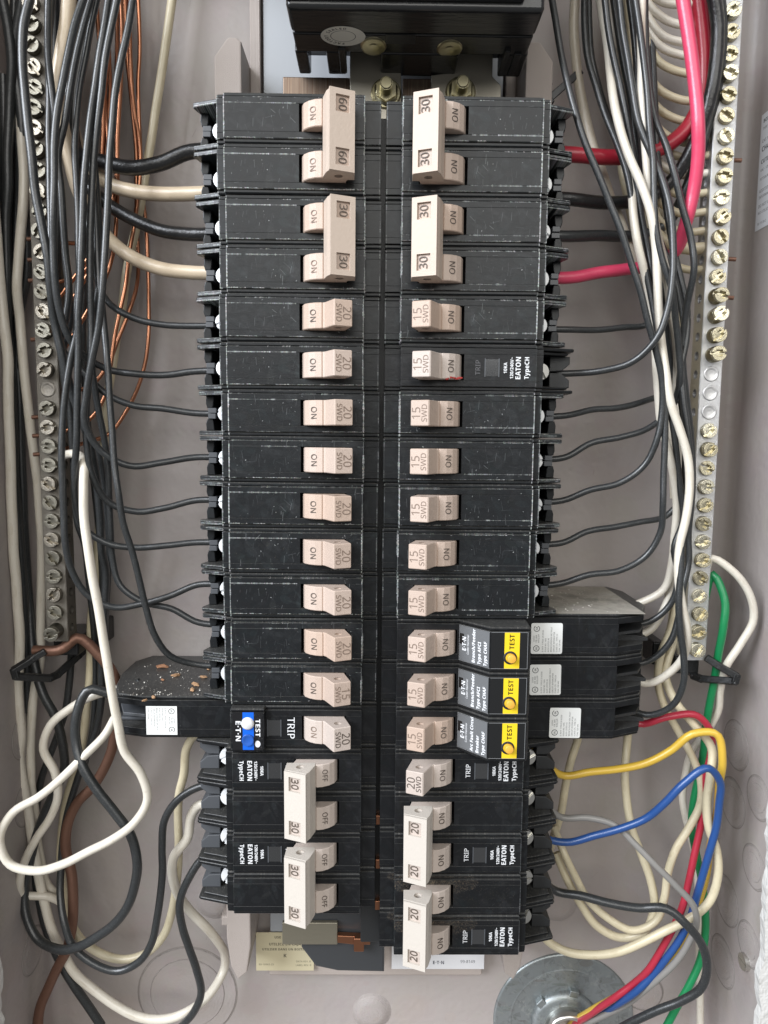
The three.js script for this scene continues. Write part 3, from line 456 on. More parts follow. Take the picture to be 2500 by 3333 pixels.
// ground fault breaker with the blue test patch
{
  const b = thing('ground_fault_breaker', 'black 20 SWD breaker with blue white test patch and long side box', 'circuit breaker', 0, poleY(14), 0); b.rotation.z = Math.PI;
  const P = (nm, g, m) => part(nm, mm(g), m, b);
  const outline = (dz, notch) => [[1, -50], [1, -5 + dz], [7.4, -5 + dz], [7.4, dz], ...(notch ? [[14, dz], [14, -9], [32.8, -9], [32.8, dz]] : []), [48, dz], [48.4, 3.5 + dz], [62.2, 3.5 + dz], [62.8, 2.5 + dz], [62.8, -10.5 + dz], ...(notch ? [[103, -10.5 + dz], [104.5, -29], [122, -29]] : [[104, -10.5 + dz], [116, -14 + dz], [121, -26]]), [124, -42], [124, -60], [118, -70], [66, -70], [66, -50]];
  P('case', planarUV(merge([sweepY(outline(-0.7), H2, H2 - 1.6, 0.5), sweepY(outline(0), H2 - 1.6, 5.15, 0.1), sweepY(outline(0, true), 5.15, -5.25, 0.05), sweepY(outline(0), -5.25, 1.6 - H2, 0.1), sweepY(outline(-0.7), 1.6 - H2, -H2, 0.5)]), 1), cases[4]);
  P('wire_port_rib', merge([sweepY([[103, -32], [103, -12.5], [114, -15], [119, -26], [119, -32]], 0.8, -0.6, 0.2), box(106, 117, -5.1, -3.4, -40, -20, 0.3), box(106, 117, 3.6, 5, -40, -20, 0.3)]), M.clampgrey);
  handle(b, 0, { amp: '20', tanpale: true, bold: true, faded: true });
  const t = part('trip_lettering', mm(print('TRIP', 3.1, 37.4, 0, 0.05, 0, false, 1.1)), M.white, b);
  const wdw = part('trip_window', tripWindow, M.window, b); part('window_frame', tripFrame, M.clampgrey, wdw); wdw.position.y = 0;
  const map = canvasTexture(512, 512, (c, w, h) => {
    c.fillStyle = 'rgb(22,22,24)'; c.fillRect(0, 0, w, h); for (let i = 0; i < 300; i++) { c.fillStyle = grey(rr(120, 230), rr(0.1, 0.5)); c.fillRect(rr(0, 140), rr(0, h), rr(1, 6), rr(1, 9)); }
    c.fillStyle = 'rgb(14,98,214)'; c.fillRect(150, 0, 190, h);
    const up = (s, x, y, z) => { c.save(); c.translate(x, y); c.rotate(-Math.PI / 2); c.font = `bold ${z}px sans-serif`; c.textAlign = 'center'; c.fillStyle = 'rgb(236,238,240)'; c.fillText(s, 0, 0); c.restore(); };
    up('TEST', 120, 300, 112); up('E·T·N', 460, 256, 120); c.fillStyle = 'rgb(230,232,236)'; c.beginPath(); c.arc(85, 80, 46, 0, 7); c.fill();
  });
  P('test_patch', new THREE.PlaneGeometry(12.6, 16.4).translate(55.3, 0, 3.57), std(lin(1, 1, 1), 0.35, 0, { map }));
  const bt = P('test_button', lathe([[0, 1.5], [1.9, 1.3], [2.7, 0.4], [2.7, -1]], 24), M.white); bt.position.set(55.2 * MM, -3.4 * MM, 3.6 * MM);
  const rs = P('reset_button', lathe([[0, 0.4], [1.6, 0.4], [2.4, 1], [2.6, 0.5], [2.6, -1]], 24), std(lin(0.02, 0.10, 0.42), 0.3)); rs.position.set(55.2 * MM, 3.8 * MM, 3.6 * MM);
  const st = P('certification_sticker', box(-6.5, 6.5, -6.8, 6.8, 0, 0.15), std(lin(1, 1, 1), 0.45, 0, { map: afciSide })); st.rotation.z = Math.PI / 2; st.position.set(95.6 * MM, 1.2 * MM, -10.35 * MM);
}

// ---------------------------------------------------------------- terminal bars with their screws
function neutralBar(name, label, x, top, count, opts) {
  const b = thing(name, label, 'terminal bar', x, 0, -40), P = (nm, g, m) => part(nm, mm(g), m, b);
  const pitch = 8.56, len = pitch * (count - 1);
  const side = shape([[-6, top + 6], [4, top + 6], [4, top - len - 5.5], [-6, top - len - 5.5]]);      // outline in -z and y, bored through along x
  for (let i = 0; i < count; i++) { const h = new THREE.Path(); h.absellipse(-1.2, top - i * pitch, 2.4, 2.4, 0, Math.PI * 2, true); side.holes.push(h); }
  const bg = new THREE.ExtrudeGeometry(side, { depth: 9.4, bevelEnabled: true, bevelThickness: 0.3, bevelSize: 0.3, bevelOffset: -0.3, bevelSegments: 1, curveSegments: 8 }); bg.translate(0, 0, -4.7); bg.rotateY(Math.PI / 2); P('bar', bg, opts.bar);
  const thread = (z0, n) => [...Array(n)].flatMap((_, i) => [[3.1, z0 - i * 0.7], [3.5, z0 - 0.35 - i * 0.7]]);
  const head = mm(merge([lathe([[0, 0.7], [3.2, 0.7], [3.5, 0.5], ...thread(0.3, 4), [3.5, -2.4]], 22), ...slotted(3.35, 0.6, 2.0, 1.45)])), tall = mm(merge([lathe([[0, 4.7], [3.2, 4.7], [3.5, 4.5], ...thread(4.2, 9), [3.5, -2.4]], 22), ...slotted(3.35, 4.6, 2.0, 1.45)]));
  const dish = mm(lathe([[0, 0.04], [1.6, 0.06], [2.5, 0.25], [2.9, 0.42], [3.3, 0.3], [3.5, 0.02]], 26));
  for (let i = 0; i < count; i++) {
    const y = top - i * pitch;
    if (opts.empty.includes(i)) { const h = part('empty_hole', dish, opts.bar, b); h.position.set(0, y * MM, 6 * MM); continue; }
    const s = part('screw', opts.tall.includes(i) ? tall : head, opts.screw[i % 3 ? 0 : 1], b); s.position.set(rr(-0.25, 0.25) * MM, y * MM, (6.2 + rr(-0.9, 0.9)) * MM); s.rotation.set(rr(-0.06, 0.06), rr(-0.06, 0.06), rr(-1, 1));
  }
  // moulded plastic foot with its open loop
  const yb = top - len - 6, s = opts.side;
  P('foot', merge([box(-6, 6, yb - 9, yb - 0.3, -30, -2, 1), box(-s * 10 - 3, -s * 10 + 3, yb - 8, yb + 4, -31, -12, 1)]), M.blackgloss);
  const corners = opts.loop.map((p) => new THREE.Vector3(...p)), bars = [];                                // flat moulded strap bent at corners
  for (let i = 0; i + 1 < corners.length; i++) { const a = corners[i], d = corners[i + 1].clone().sub(a), g = new RoundedBoxGeometry(d.length() + 2.2, 3.4, 3.0, 1, 0.6); const q = new THREE.Quaternion().setFromUnitVectors(new THREE.Vector3(1, 0, 0), d.clone().normalize()); g.applyQuaternion(q); g.translate(a.x + d.x / 2, a.y + d.y / 2, a.z + d.z / 2); bars.push(g); }
  const lp = merge(bars); P('loop', lp, M.blackgloss);
}
neutralBar('neutral_bar', 'bright aluminium neutral bar with brassy screws and three empty holes', 150.2, 50.8, 34, { bar: M.alu, screw: [M.brass, M.brasspale], empty: [18, 19, 20], tall: [14, 15, 16, 17], side: 1, loop: [[5.5, -236.0, 7.0], [9.8, -238.8, 10.0], [16.3, -242.3, 13.0], [15.7, -245.0, 13.0], [5.4, -247.7, 2.0], [3.4, -247.5, -2.0], [2.5, -244.1, -12.0], [3.9, -243.5, -18.0]] });
neutralBar('ground_bar', 'ground bar and screws with shade painted into the metal, one empty hole', -150.8, 49.5, 33.637 | 0, { bar: M.alushade, screw: [M.brassshade, M.brassmidshade], empty: [19], tall: [32], side: -1, loop: [[-6.3, -234.9, 7.0], [-10.2, -237.1, 9.0], [-17.6, -241.8, 12.0], [-16.8, -244.9, 12.0], [-7.1, -249.8, 0.0], [-5.3, -249.5, -4.0], [0.8, -243.1, -14.0], [1.7, -241.7, -18.0]] });
// conduit fitting at the bottom: reducing washer, locknut, throat
{
  const c = thing('conduit_fitting', 'galvanised conduit fitting with a wide washer where the coloured wires leave', 'conduit fitting', 105, -455, -BACK), P = (nm, g, m) => part(nm, mm(g), m, c);
  const flat = (g, s) => { const p = g.attributes.position, u = g.attributes.uv; for (let i = 0; i < p.count; i++) u.setXY(i, p.getX(i) / s, p.getY(i) / s); return g; };
  P('washer', flat(lathe([[14, 2.6], [21, 2.4], [21.6, 1.7], [29, 1.6], [29.6, 2.1], [30.4, 2.1], [31, 1.6], [38, 1.5], [39, 0.8], [39.2, 0]], 72), 60), M.galv);
  P('locknut', flat(merge([lathe([[12, 6.5], [15.5, 6.2], [18.4, 4.8], [18.8, 2], [18.8, 1.4]], 40), ...[0, 1, 2, 3, 4, 5].map((k) => box(16.5, 20.6, -2.6, 2.6, 1.6, 5.4, 0.6).rotateZ(k * Math.PI / 3 + 0.3))]), 45), M.galv);
  P('throat', lathe([[8.6, -6], [8.6, 11], [9.4, 12.4], [11, 12.4], [11.8, 11], [11.8, 9.6], [12.4, 9.2], [11.8, 8.4], [12.4, 7.8], [12.4, 6]], 40), M.zinc);
  P('throat_bottom', lathe([[0, -6], [8.6, -6]], 32), M.zinc);
}
// cable tie near the rail tip
{
  const t = thing('cable_tie', 'short black cable tie tail sticking out above the breaker row', 'cable tie', 80, 24, -45), P = (nm, g, m) => part(nm, mm(g), m, t);
  P('strap', box(-8, 12, -1.6, 1.6, -0.6, 0.6, 0.4).rotateZ(0.72), M.black); P('lock', box(-3.4, 3.4, -2.6, 2.6, -2, 2, 0.7).rotateZ(0.72).translate(-7, -6.4, 0), M.black); P('tail', box(-0.8, 0.8, -4, 4, -0.6, 0.6, 0.3).rotateZ(-0.5).translate(-6.5, -1.5, 0.6), M.black);
}
// loose debris on the two long boxes
{
  const chip = (x, y, z, s, k) => {
    const g = new THREE.DodecahedronGeometry(1, 1), p = g.attributes.position; const a = rr(0, 9);
    for (let i = 0; i < p.count; i++) { const f = 1 + 0.35 * Math.sin(p.getX(i) * 5 + a) * Math.cos(p.getZ(i) * 4 + a); p.setXYZ(i, p.getX(i) * f, p.getY(i) * f, p.getZ(i) * f); }
    g.scale(s * 1.35, s * 0.4, s * 0.6); g.rotateY(rr(0, 3)); g.computeVertexNormals();
    const m = part(numbered('wood_chip'), mm(g), k, scene); m.position.copy(V(x, y, z)); m.userData = { label: 'small splintered wood chip lying on the long box beside the blue test patch', category: 'wood chip', group: 'wood chips on the ground fault breaker' };
  };
  const w1 = std(lin(0.40, 0.24, 0.13), 0.8), w2 = std(lin(0.30, 0.15, 0.08), 0.8), top = poleY(14) + H2 - 0.1;
  for (const [x, z, s, k] of [[-107, -50.1, 2.2, w2],[-96.8, -37.9, 1.6, w1],[-84.6, -25.4, 1.8, w1],[-84.1, -18.2, 1.6, w1],[-83.3, -35.7, 1.4, w1],[-83.9, -48, 1.3, w1],[-98.7, -9.3, 1.3, w1],[-101.2, -5.7, 1, w1],[-101.5, -31.9, 1, w2]]) chip(x, top + s * 0.4, z, s, k);
  const crumbs = (name, label, n, fx, fz, y) => {
    const list = []; for (let i = 0; i < n; i++) { const s = 0.12 + 0.5 * rnd() ** 4, g = new THREE.TetrahedronGeometry(s); g.rotateX(rr(0, 6)); g.rotateY(rr(0, 6)); g.translate(fx(), y + s * 0.3, fz()); list.push(g); }
    const m = part(name, mm(merge(list)), std(lin(0.58, 0.55, 0.50), 0.9), scene); m.position.copy(V(0, 0, 0)); m.userData = { kind: 'stuff', label, category: 'debris' };
  };
  crumbs('sawdust', 'pale crumbs scattered over the long box beside the blue test patch', 420, () => rr(-118, -67), () => -12.5 - 48 * rnd() ** 1.8, top);
  crumbs('plaster_crumbs', 'white plaster crumbs scattered on the dusty top of the upper arc fault breaker', 420, () => 72 + 34 * rnd() ** 1.5, () => -13 - 50 * rnd() ** 1.3, poleY(12) + H2 - 0.1);
  // felted dust on the tops
  const felt = canvasTexture(512, 512, (c) => { c.fillStyle = 'rgb(152,147,137)'; c.fillRect(0, 0, 512, 512); for (let i = 0; i < 130; i++) { c.fillStyle = rnd() < 0.5 ? `rgba(84,82,79,${rr(0.04, 0.16)})` : `rgba(196,190,178,${rr(0.04, 0.14)})`; c.beginPath(); c.ellipse(rr(0, 512), rr(0, 512), rr(8, 70), rr(6, 40), rr(0, 3), 0, 7); c.fill(); } for (let i = 0; i < 9000; i++) { const q = rr(110, 235); c.fillStyle = `rgba(${q | 0},${q * 0.97 | 0},${q * 0.91 | 0},${rr(0.06, 0.4)})`; const s = rr(0.7, 3); c.fillRect(rr(0, 512), rr(0, 512), s, s); } });
  const fm = std(lin(1, 1, 1), 0.95, 0, { map: felt });
  const f = part('dust_layer', mm(box(66.5, 117, 0, 0.25, -70, -12.5)), fm, scene); f.position.copy(V(0, poleY(12) + H2 - 0.05, 0)); f.userData = { kind: 'stuff', label: 'grey felted dust lying on the upper arc fault breaker box', category: 'dust' };
}
// bare copper tips showing past the bars
for (const [x, y, s] of [[-158, -47, 1], [-158, -56, 1], [-158, -65, 1], [-158, -91, 1], [-159, -126, 1], [-159, -134.5, 1], [-159, -143, 1], [159, -9.2, 0], [159, -52, 0], [159, -69, 0]]) {
  const c = new THREE.CatmullRomCurve3([[0, 0, 0], [s ? -3 : 3, 0.5, 0.3], [s ? -6 : 6, 0.3, 0.8]].map((p) => new THREE.Vector3(...p)));
  const t = part(numbered('copper_tip'), mm(new THREE.TubeGeometry(c, 8, 0.95, 8)), M.copperold, scene); t.position.copy(V(x + (s ? 5 : -5), y, -38)); t.userData = { label: s ? 'bare copper wire tip poking out past the ground bar' : 'bare copper wire tip poking out past the bright neutral bar', category: 'wire tip', group: s ? 'copper tips past the ground bar' : 'copper tips past the neutral bar' };
}


// ---------------------------------------------------------------- wires
const WIRES = [
["black",1.45,"thin black wire bending out of the bundle into the fourth single 20 SWD breaker","black wires into the 20 amp single breakers",[-96.6,67.2,-15.5,-100.7,39.7,-12,-103,24.2,-10,-106.8,6.2,-8,-109.1,-16.9,-6,-111.3,-46.1,-5,-113,-69.8,-4,-116,-89.4,-5,-119.2,-102.8,-6,-122.5,-116.3,-7,-124.2,-126.6,-8,-123.6,-134.2,-10,-119.6,-139.8,-12,-115.5,-143.7,-14,-109.2,-146.4,-16,-100.8,-145.9,-19,-90.7,-144.2,-22,-80,-142.8,-25,-70,-142.8,-24]],
["black",1.45,"thin black wire bending out of the bundle into the sixth single 20 SWD breaker","black wires into the 20 amp single breakers",[-108.4,69.4,-19.1,-112.1,41.8,-16,-114.8,21.5,-13.7,-117.6,1.2,-11.3,-120,-19,-9,-122.8,-51.6,-9,-124.1,-68.8,-9,-126.1,-88.8,-9.8,-126.9,-102.3,-10.5,-128.5,-123,-11.2,-129.3,-137,-12,-131.9,-151.4,-14.5,-133.1,-162.4,-17,-131.6,-173,-19.5,-128.8,-177.3,-22,-123.6,-180.9,-22.6,-114.2,-183.2,-23.2,-103.2,-183.2,-23.8,-92.2,-182.1,-24.4,-80,-181,-25,-70,-181,-24]],
["black",1.45,"thin black wire bending out of the bundle into the fifth single 20 SWD breaker","black wires into the 20 amp single breakers",[-102.1,68,-15.4,-108,40.7,-14,-112.2,21.2,-13,-115.1,1.5,-12,-117.4,-18.2,-11,-119.6,-37.7,-11.5,-121.4,-68.1,-12,-121.9,-88.3,-12.5,-122.6,-102,-13,-124.6,-117.3,-13.5,-126,-137,-14,-124.7,-151.4,-16,-121.8,-158.8,-18,-119.1,-163.3,-20,-112.6,-166.8,-22,-105.6,-167.3,-23,-95.4,-165.3,-24,-80,-161.9,-25,-70,-161.9,-24]],
["black",1.45,"dusty black wire sweeping down into the 15 SWD breaker above the wood chips","",[-108.8,73.7,-26.7,-114.2,46.4,-24,-118.3,25.8,-22,-120.5,6.7,-20,-122.3,-12,-18.7,-120.9,-27.2,-17.3,-120.1,-41,-16,-119,-64.9,-14.7,-116.9,-87.3,-13.3,-115.5,-98.6,-12,-114.7,-117.3,-11,-113.1,-136.9,-10,-111.8,-154.4,-9,-109,-168.5,-8,-109.8,-170.5,-9.6,-107.1,-182.9,-11.2,-103.8,-199.3,-12.8,-101,-215.3,-14.4,-98.1,-224.8,-16,-93.9,-231.8,-19,-86.6,-235.6,-22,-80,-238.1,-25,-70,-238.1,-24]],
["black",1.45,"thin black wire into the first 20 SWD breaker under the tied 30 amp pair","",[-116.8,77,-30,-123.4,49.8,-30,-128.3,29.7,-30,-133.5,2.6,-30,-133.1,-14.5,-30,-129.5,-35.5,-29.3,-126.2,-53.2,-28.7,-123.7,-70.9,-28,-120.6,-74.9,-27.3,-116.1,-78.2,-26.7,-108.7,-82.4,-26,-101.4,-84.9,-25.7,-90.4,-85.4,-25.3,-80,-85.7,-25,-70,-85.7,-24]],
["black",1.5,"thin black wire bending out of the bundle into the second single 20 SWD breaker","black wires into the 20 amp single breakers",[-114.6,67.3,-18.7,-121.4,40.5,-14,-124.3,29,-12,-126.1,18.8,-10,-128,7.4,-8,-129.9,-6.1,-6,-131.3,-17.3,-5.7,-132.1,-33.4,-5.3,-132,-34.9,-5,-133.2,-50.7,-6,-133.9,-63.6,-7,-134.1,-74.9,-8,-133.3,-84.6,-10,-131,-92.8,-12,-132.8,-90.3,-14,-129.6,-97.4,-17.3,-126.1,-101.9,-20.7,-122.4,-104.2,-24,-116.7,-105.4,-24.2,-112.5,-106.4,-24.4,-101.6,-107,-24.6,-90.7,-106.9,-24.8,-80,-104.8,-25,-70,-104.8,-24]],
["black",1.45,"thin black wire bending out of the bundle into the third single 20 SWD breaker","black wires into the 20 amp single breakers",[-114.7,72.2,-24.6,-121.6,45.2,-22,-125.1,31.5,-20.7,-127.7,19.1,-19.3,-130.1,4.1,-18,-133.7,-10.8,-18,-135.3,-17.2,-18,-135,-25.5,-18,-134.4,-37.2,-18,-134.2,-53.8,-19,-134.1,-67.3,-20,-134,-79.3,-21,-140,-92.7,-22,-135.5,-99.7,-22.7,-130.2,-106.3,-23.3,-124.9,-112.3,-24,-117.8,-117.7,-24.2,-112.1,-119.8,-24.4,-102,-121.3,-24.6,-91,-121.9,-24.8,-80,-123.8,-25,-70,-123.8,-24]],
["black",1.45,"black wire hanging low then rising across another black wire to a breaker","",[-114.9,74.9,-28.1,-120.5,47.5,-26,-124,30.3,-24.7,-126.7,16.5,-23.3,-128.4,2.6,-22,-129.3,-11.3,-20.5,-128.4,-33.4,-19,-127.7,-47.4,-17.5,-127.5,-68.1,-16,-129.1,-85.4,-15,-128.1,-86.8,-14,-130.2,-97.9,-13.8,-133.2,-110.4,-13.5,-135.5,-130,-13.2,-136.3,-144.2,-13,-136.4,-165.7,-13.3,-136.2,-183.2,-13.7,-136.1,-185.1,-14,-135.8,-189,-15.5,-134.3,-195.9,-17,-131.5,-202.2,-18.5,-127.8,-206.9,-20,-122.3,-209.7,-20.8,-115.2,-210.4,-21.7,-108,-209.2,-22.5,-99.9,-206.9,-23.3,-91.8,-204.6,-24.2,-80,-200,-25,-70,-200,-24]],
["black",1.45,"dusty black wire dropping under the crossing wire into a 20 SWD breaker","",[-109,74,-27.2,-112.5,46.4,-24,-114.7,29.1,-22,-118,8.4,-20,-120.7,-11.8,-19,-119.7,-37,-18,-119.8,-53.7,-18.7,-121.5,-74.2,-19.3,-125,-87.2,-20,-124.9,-111.1,-21.3,-123.3,-126.1,-22.7,-121.5,-140.7,-24,-121.1,-163,-24.7,-121.1,-184.9,-25.3,-121,-187.7,-26,-120.6,-192.3,-26,-119.7,-197.6,-26,-116.5,-203,-26,-110.6,-207.6,-26,-104.5,-209.8,-25.7,-93.1,-212.3,-25.3,-80,-219.1,-25,-70,-219.1,-24]],
["black",1.8,"black wire crossing the ground bar screws then rising to a tied OFF breaker","",[-135.9,66.4,-14.4,-141.8,39.1,-12,-144.3,27.5,-11,-145,16,-10,-143.8,3,-9,-142.4,-13.3,-8,-141.3,-30.8,-8.5,-141.2,-36.9,-9,-139.8,-46.5,-9.5,-138.1,-57.9,-10,-138.1,-76.8,-13,-138.4,-85.2,-16,-136.2,-105,-19,-134.4,-116.9,-22,-131.4,-129.8,-26,-129.8,-144.6,-30,-129.3,-163.9,-34,-130.1,-188.5,-38,-129.8,-190.2,-40.7,-131.9,-213.3,-43.3,-135.2,-240.5,-46,-137.8,-270.8,-48,-150.5,-304.7,-50,-156.2,-324.8,-48,-158.3,-343.9,-46,-157.2,-362.1,-40,-151.9,-375.4,-34,-147,-385.1,-33,-138.6,-390.5,-32,-128.6,-394.1,-31,-118.4,-390.6,-30,-110.6,-382,-29,-105.9,-366.6,-28,-102.7,-344.6,-27,-101.4,-331.3,-26,-101.5,-318.7,-25.8,-98.3,-308.7,-25.5,-91.8,-301.5,-25.2,-80,-295.2,-25,-70,-295.2,-24]],
["black",1.5,"thin glossy black wire running along the ground bar edge","",[-137.7,71.6,-23.2,-137.7,43.8,-20,-137.7,26.6,-18,-136.7,12.8,-16,-135,-1,-14,-135.4,-11.2,-17,-136.5,-25,-20,-136.9,-35.6,-23,-137.3,-59,-26,-137.7,-83.1,-30,-144.1,-99.9,-34,-142,-122.1,-36,-142.2,-145,-38,-141.8,-176.3,-40,-141.3,-182.8,-44,-140.6,-207.9,-48,-140.9,-242.4,-52,-142.8,-276.7,-52,-148.7,-303,-52]],
["black",1.5,"dark wire lying against the ground bar beside the bare copper wires","",[-137.9,72.9,-30.9,-140.2,45.1,-28,-141.2,32.8,-26.7,-141.2,17.2,-25.3,-141.3,-3.4,-24,-141.3,-24.2,-22.5,-140.6,-29.5,-21,-140.2,-46.9,-19.5,-140.4,-71.2,-18,-141.4,-84.6,-21,-141,-86.7,-24,-139.4,-104.9,-28,-137.9,-117.8,-32,-134.7,-129.6,-36,-130.4,-144.9,-39.3,-129.3,-168.6,-42.7,-130,-189.8,-46,-130.9,-195.5,-48,-133.6,-216.5,-50,-137,-250.9,-52,-142.3,-286.3,-54]],
["blackthick",3.2,"thick black cable with a brown nick feeding the 60 amp breaker","",[-134.1,83.3,-41.1,-135.9,55.4,-40,-137,37.9,-39.3,-137.7,20.3,-38.7,-137.9,6,-38,-136.9,-2.9,-37.5,-135.1,-10.1,-37,-132.5,-15,-36.5,-124.9,-13.4,-36,-119,-15.1,-35.6,-113.7,-16.3,-35.2,-102.6,-15.8,-34.8,-91.5,-11.9,-34.4,-82.9,-9.2,-34,-72,-9.2,-33]],
["whitethick",3.1,"thick white cable feeding the lower pole of the 60 amp breaker","",[-137.6,89,-50.9,-139.2,61.1,-50,-140.4,39.5,-49.3,-141.3,17.8,-48.7,-141.8,6.7,-48,-137.3,-5.1,-45.3,-130.6,-14.7,-42.7,-120.8,-22.3,-40,-107.4,-25.9,-37.3,-91.9,-27.4,-34.7,-80.6,-27.7,-32,-72,-27.7,-31]],
["blackthick",2.9,"thick glossy black cable feeding the tied 30 amp breaker below the 60 amp one","",[-140.2,76.3,-46,-141.7,48.3,-46,-142.8,27.2,-46,-142.2,13,-46,-141.3,-1.9,-44.5,-137.4,-14.7,-43,-131.9,-23,-41.5,-126.2,-27.8,-40,-118.8,-33.6,-37.8,-107.1,-39.8,-35.5,-95.5,-43.8,-33.2,-79.5,-45.6,-31,-72,-45.6,-30]],
["whitethick",3.0,"thick cream white cable sweeping past the copper wires into a tied breaker","",[-127.7,74,-24,-131.3,46.2,-24,-133,33.1,-24,-135.9,20,-24,-137.6,10,-24,-137.8,3.9,-25.2,-136.5,-4.3,-26.4,-135.8,-10.3,-27.6,-135.1,-15.6,-28.8,-133.6,-21.1,-30,-131.7,-31.3,-31.5,-127.5,-39.3,-33,-124.6,-43.8,-34.5,-121.2,-47.3,-36,-113.8,-53.1,-34.5,-103.1,-58.7,-33,-90.9,-60.9,-31.5,-78.8,-62.4,-30,-72,-62.4,-29]],
["cream",2.05,"aged yellow cream wire behind the copper wires looping up to a tied OFF breaker","",[-93.5,95.1,-60.6,-98.2,67.5,-60,-102,45.3,-59.5,-107.2,15.5,-59,-111.5,-7.2,-58.5,-115,-26.3,-58,-119.3,-45.6,-57.6,-122.1,-58,-57.2,-124.6,-73.7,-56.8,-128.1,-91,-56.4,-130.2,-105.3,-56,-132.4,-117.3,-55.5,-133.7,-133.3,-55,-136,-161.7,-54.5,-138.2,-184.2,-54,-140.4,-209,-53.5,-142.5,-225.7,-53,-143.7,-251.1,-52.5,-145.9,-268.1,-52,-150.2,-291,-54.7,-158.1,-314.6,-57.3,-161.2,-320.6,-60,-163.4,-345.6,-56,-161.1,-365.8,-52,-155.7,-383,-48,-147.6,-391.5,-46,-136,-396.5,-44,-126,-396.6,-42,-116.5,-393.3,-41.5,-107,-383.2,-41,-100.9,-362.3,-40.5,-98,-335.7,-40,-96.5,-308,-36.7,-92.3,-292,-33.3,-88,-273,-30,-72,-275,-26]],
["copper",0.95,"thin bare copper ground wire hanging beside the cream wire","bare copper ground wires",[-133.9,92.4,-59.1,-131.7,64.7,-56,-129.9,41.8,-53.4,-127.6,24.7,-50.9,-126,9.2,-48.3,-124.5,-12.1,-45.7,-125.4,-34.8,-43.1,-130.9,-50.2,-40.6,-146,-72,-38]],
["copper",0.95,"thin bare copper ground wire hanging beside the cream wire","bare copper ground wires",[-126.6,93.6,-61.9,-126.4,65.9,-58,-126.2,42.5,-54.7,-125.3,19.2,-51.3,-126.3,-4,-48,-124.9,-27,-44.7,-126.5,-46.2,-41.3,-146,-82,-38]],
["copper",0.95,"thin bare copper ground wire hanging beside the cream wire","bare copper ground wires",[-124.4,94.9,-63.2,-124,67.1,-60,-123.6,40,-56.9,-124.1,13,-53.7,-122.4,-10.3,-50.6,-122.4,-33.4,-47.4,-124.9,-56.5,-44.3,-131.8,-72.8,-41.1,-146,-97,-38]],
["copper",0.95,"thin bare copper ground wire hanging beside the cream wire","bare copper ground wires",[-121.1,91.5,-56.9,-120,63.7,-54,-119.1,41,-51.6,-120,18.3,-49.2,-121.3,-4.4,-46.8,-121.7,-23.4,-44.4,-140,-64,-42,-146,-65,-38]],
["copper",0.95,"thin bare copper ground wire hanging beside the cream wire","bare copper ground wires",[-119.6,94,-57.2,-119.5,66,-58,-119.4,37.4,-58.8,-118.1,23.1,-59.6,-117,1,-60.4,-117.5,-21.5,-61.2,-117.9,-56.9,-62,-117.7,-64.2,-57.2,-120.8,-79,-52.4,-125.7,-92.9,-47.6,-130.6,-108,-42.8,-146,-115,-38]],
["copper",0.95,"thin bare copper ground wire hanging beside the cream wire","bare copper ground wires",[-118.9,90.2,-54.9,-122,62.5,-52,-123.7,47.4,-50.4,-125.6,28.8,-48.8,-127,10.2,-47.2,-127.3,-4.9,-45.6,-138,-47,-44,-146,-48,-38]],
["copper",0.95,"bare copper ground wire bowing furthest out before curling back to the bar","bare copper ground wires",[-114.7,96.4,-62.4,-114.6,68.4,-62,-114.5,46.3,-61.7,-115.6,23.9,-61.4,-114.9,1.3,-61.1,-114.5,-17.8,-60.9,-112.9,-37,-60.6,-112.4,-52.6,-60.3,-112.7,-65.1,-60,-112.3,-81,-59,-114.5,-99.4,-58,-120.2,-115.5,-57,-129.1,-129.2,-56,-133.2,-135.3,-51.5,-139.4,-137.3,-47,-145.3,-136.2,-42.5,-146,-140,-38]],
["copper",0.95,"thin bare copper ground wire hanging beside the cream wire","bare copper ground wires",[-118.7,95.1,-62.2,-118.2,67.2,-60,-117.8,44.4,-58.2,-116.3,20.1,-56.3,-113.2,-1.3,-54.5,-113.8,-20.5,-52.7,-116.1,-39.8,-50.8,-118.9,-55.4,-49,-119.8,-69.3,-47.2,-123.1,-83.2,-45.3,-126.1,-103.3,-43.5,-130.6,-121.8,-41.7,-136.2,-127.3,-39.8,-146,-132,-38]],
["copperthick",2.5,"thick brown copper ground cable snaking down from the ground bar end","",[-163,-235,-36,-158,-234,-36,-146,-234,-36,-146,-229.1,-38,-141,-231,-39.2,-134.6,-237.9,-40.4,-128.9,-247.3,-41.6,-127.1,-252.7,-42.8,-128.4,-269.1,-44,-129.8,-282.1,-44.5,-134.1,-295.2,-45,-142.9,-308.4,-45.5,-141.4,-307,-46,-150.9,-317.5,-46,-155.3,-328.9,-46,-156.2,-339.5,-46,-153.5,-352.1,-45,-152.5,-364.8,-44,-153.6,-382,-43,-156,-392.1,-42,-162.8,-404.7,-43,-168.9,-419.2,-44,-173.8,-434.8,-45,-160,-474,-46]],
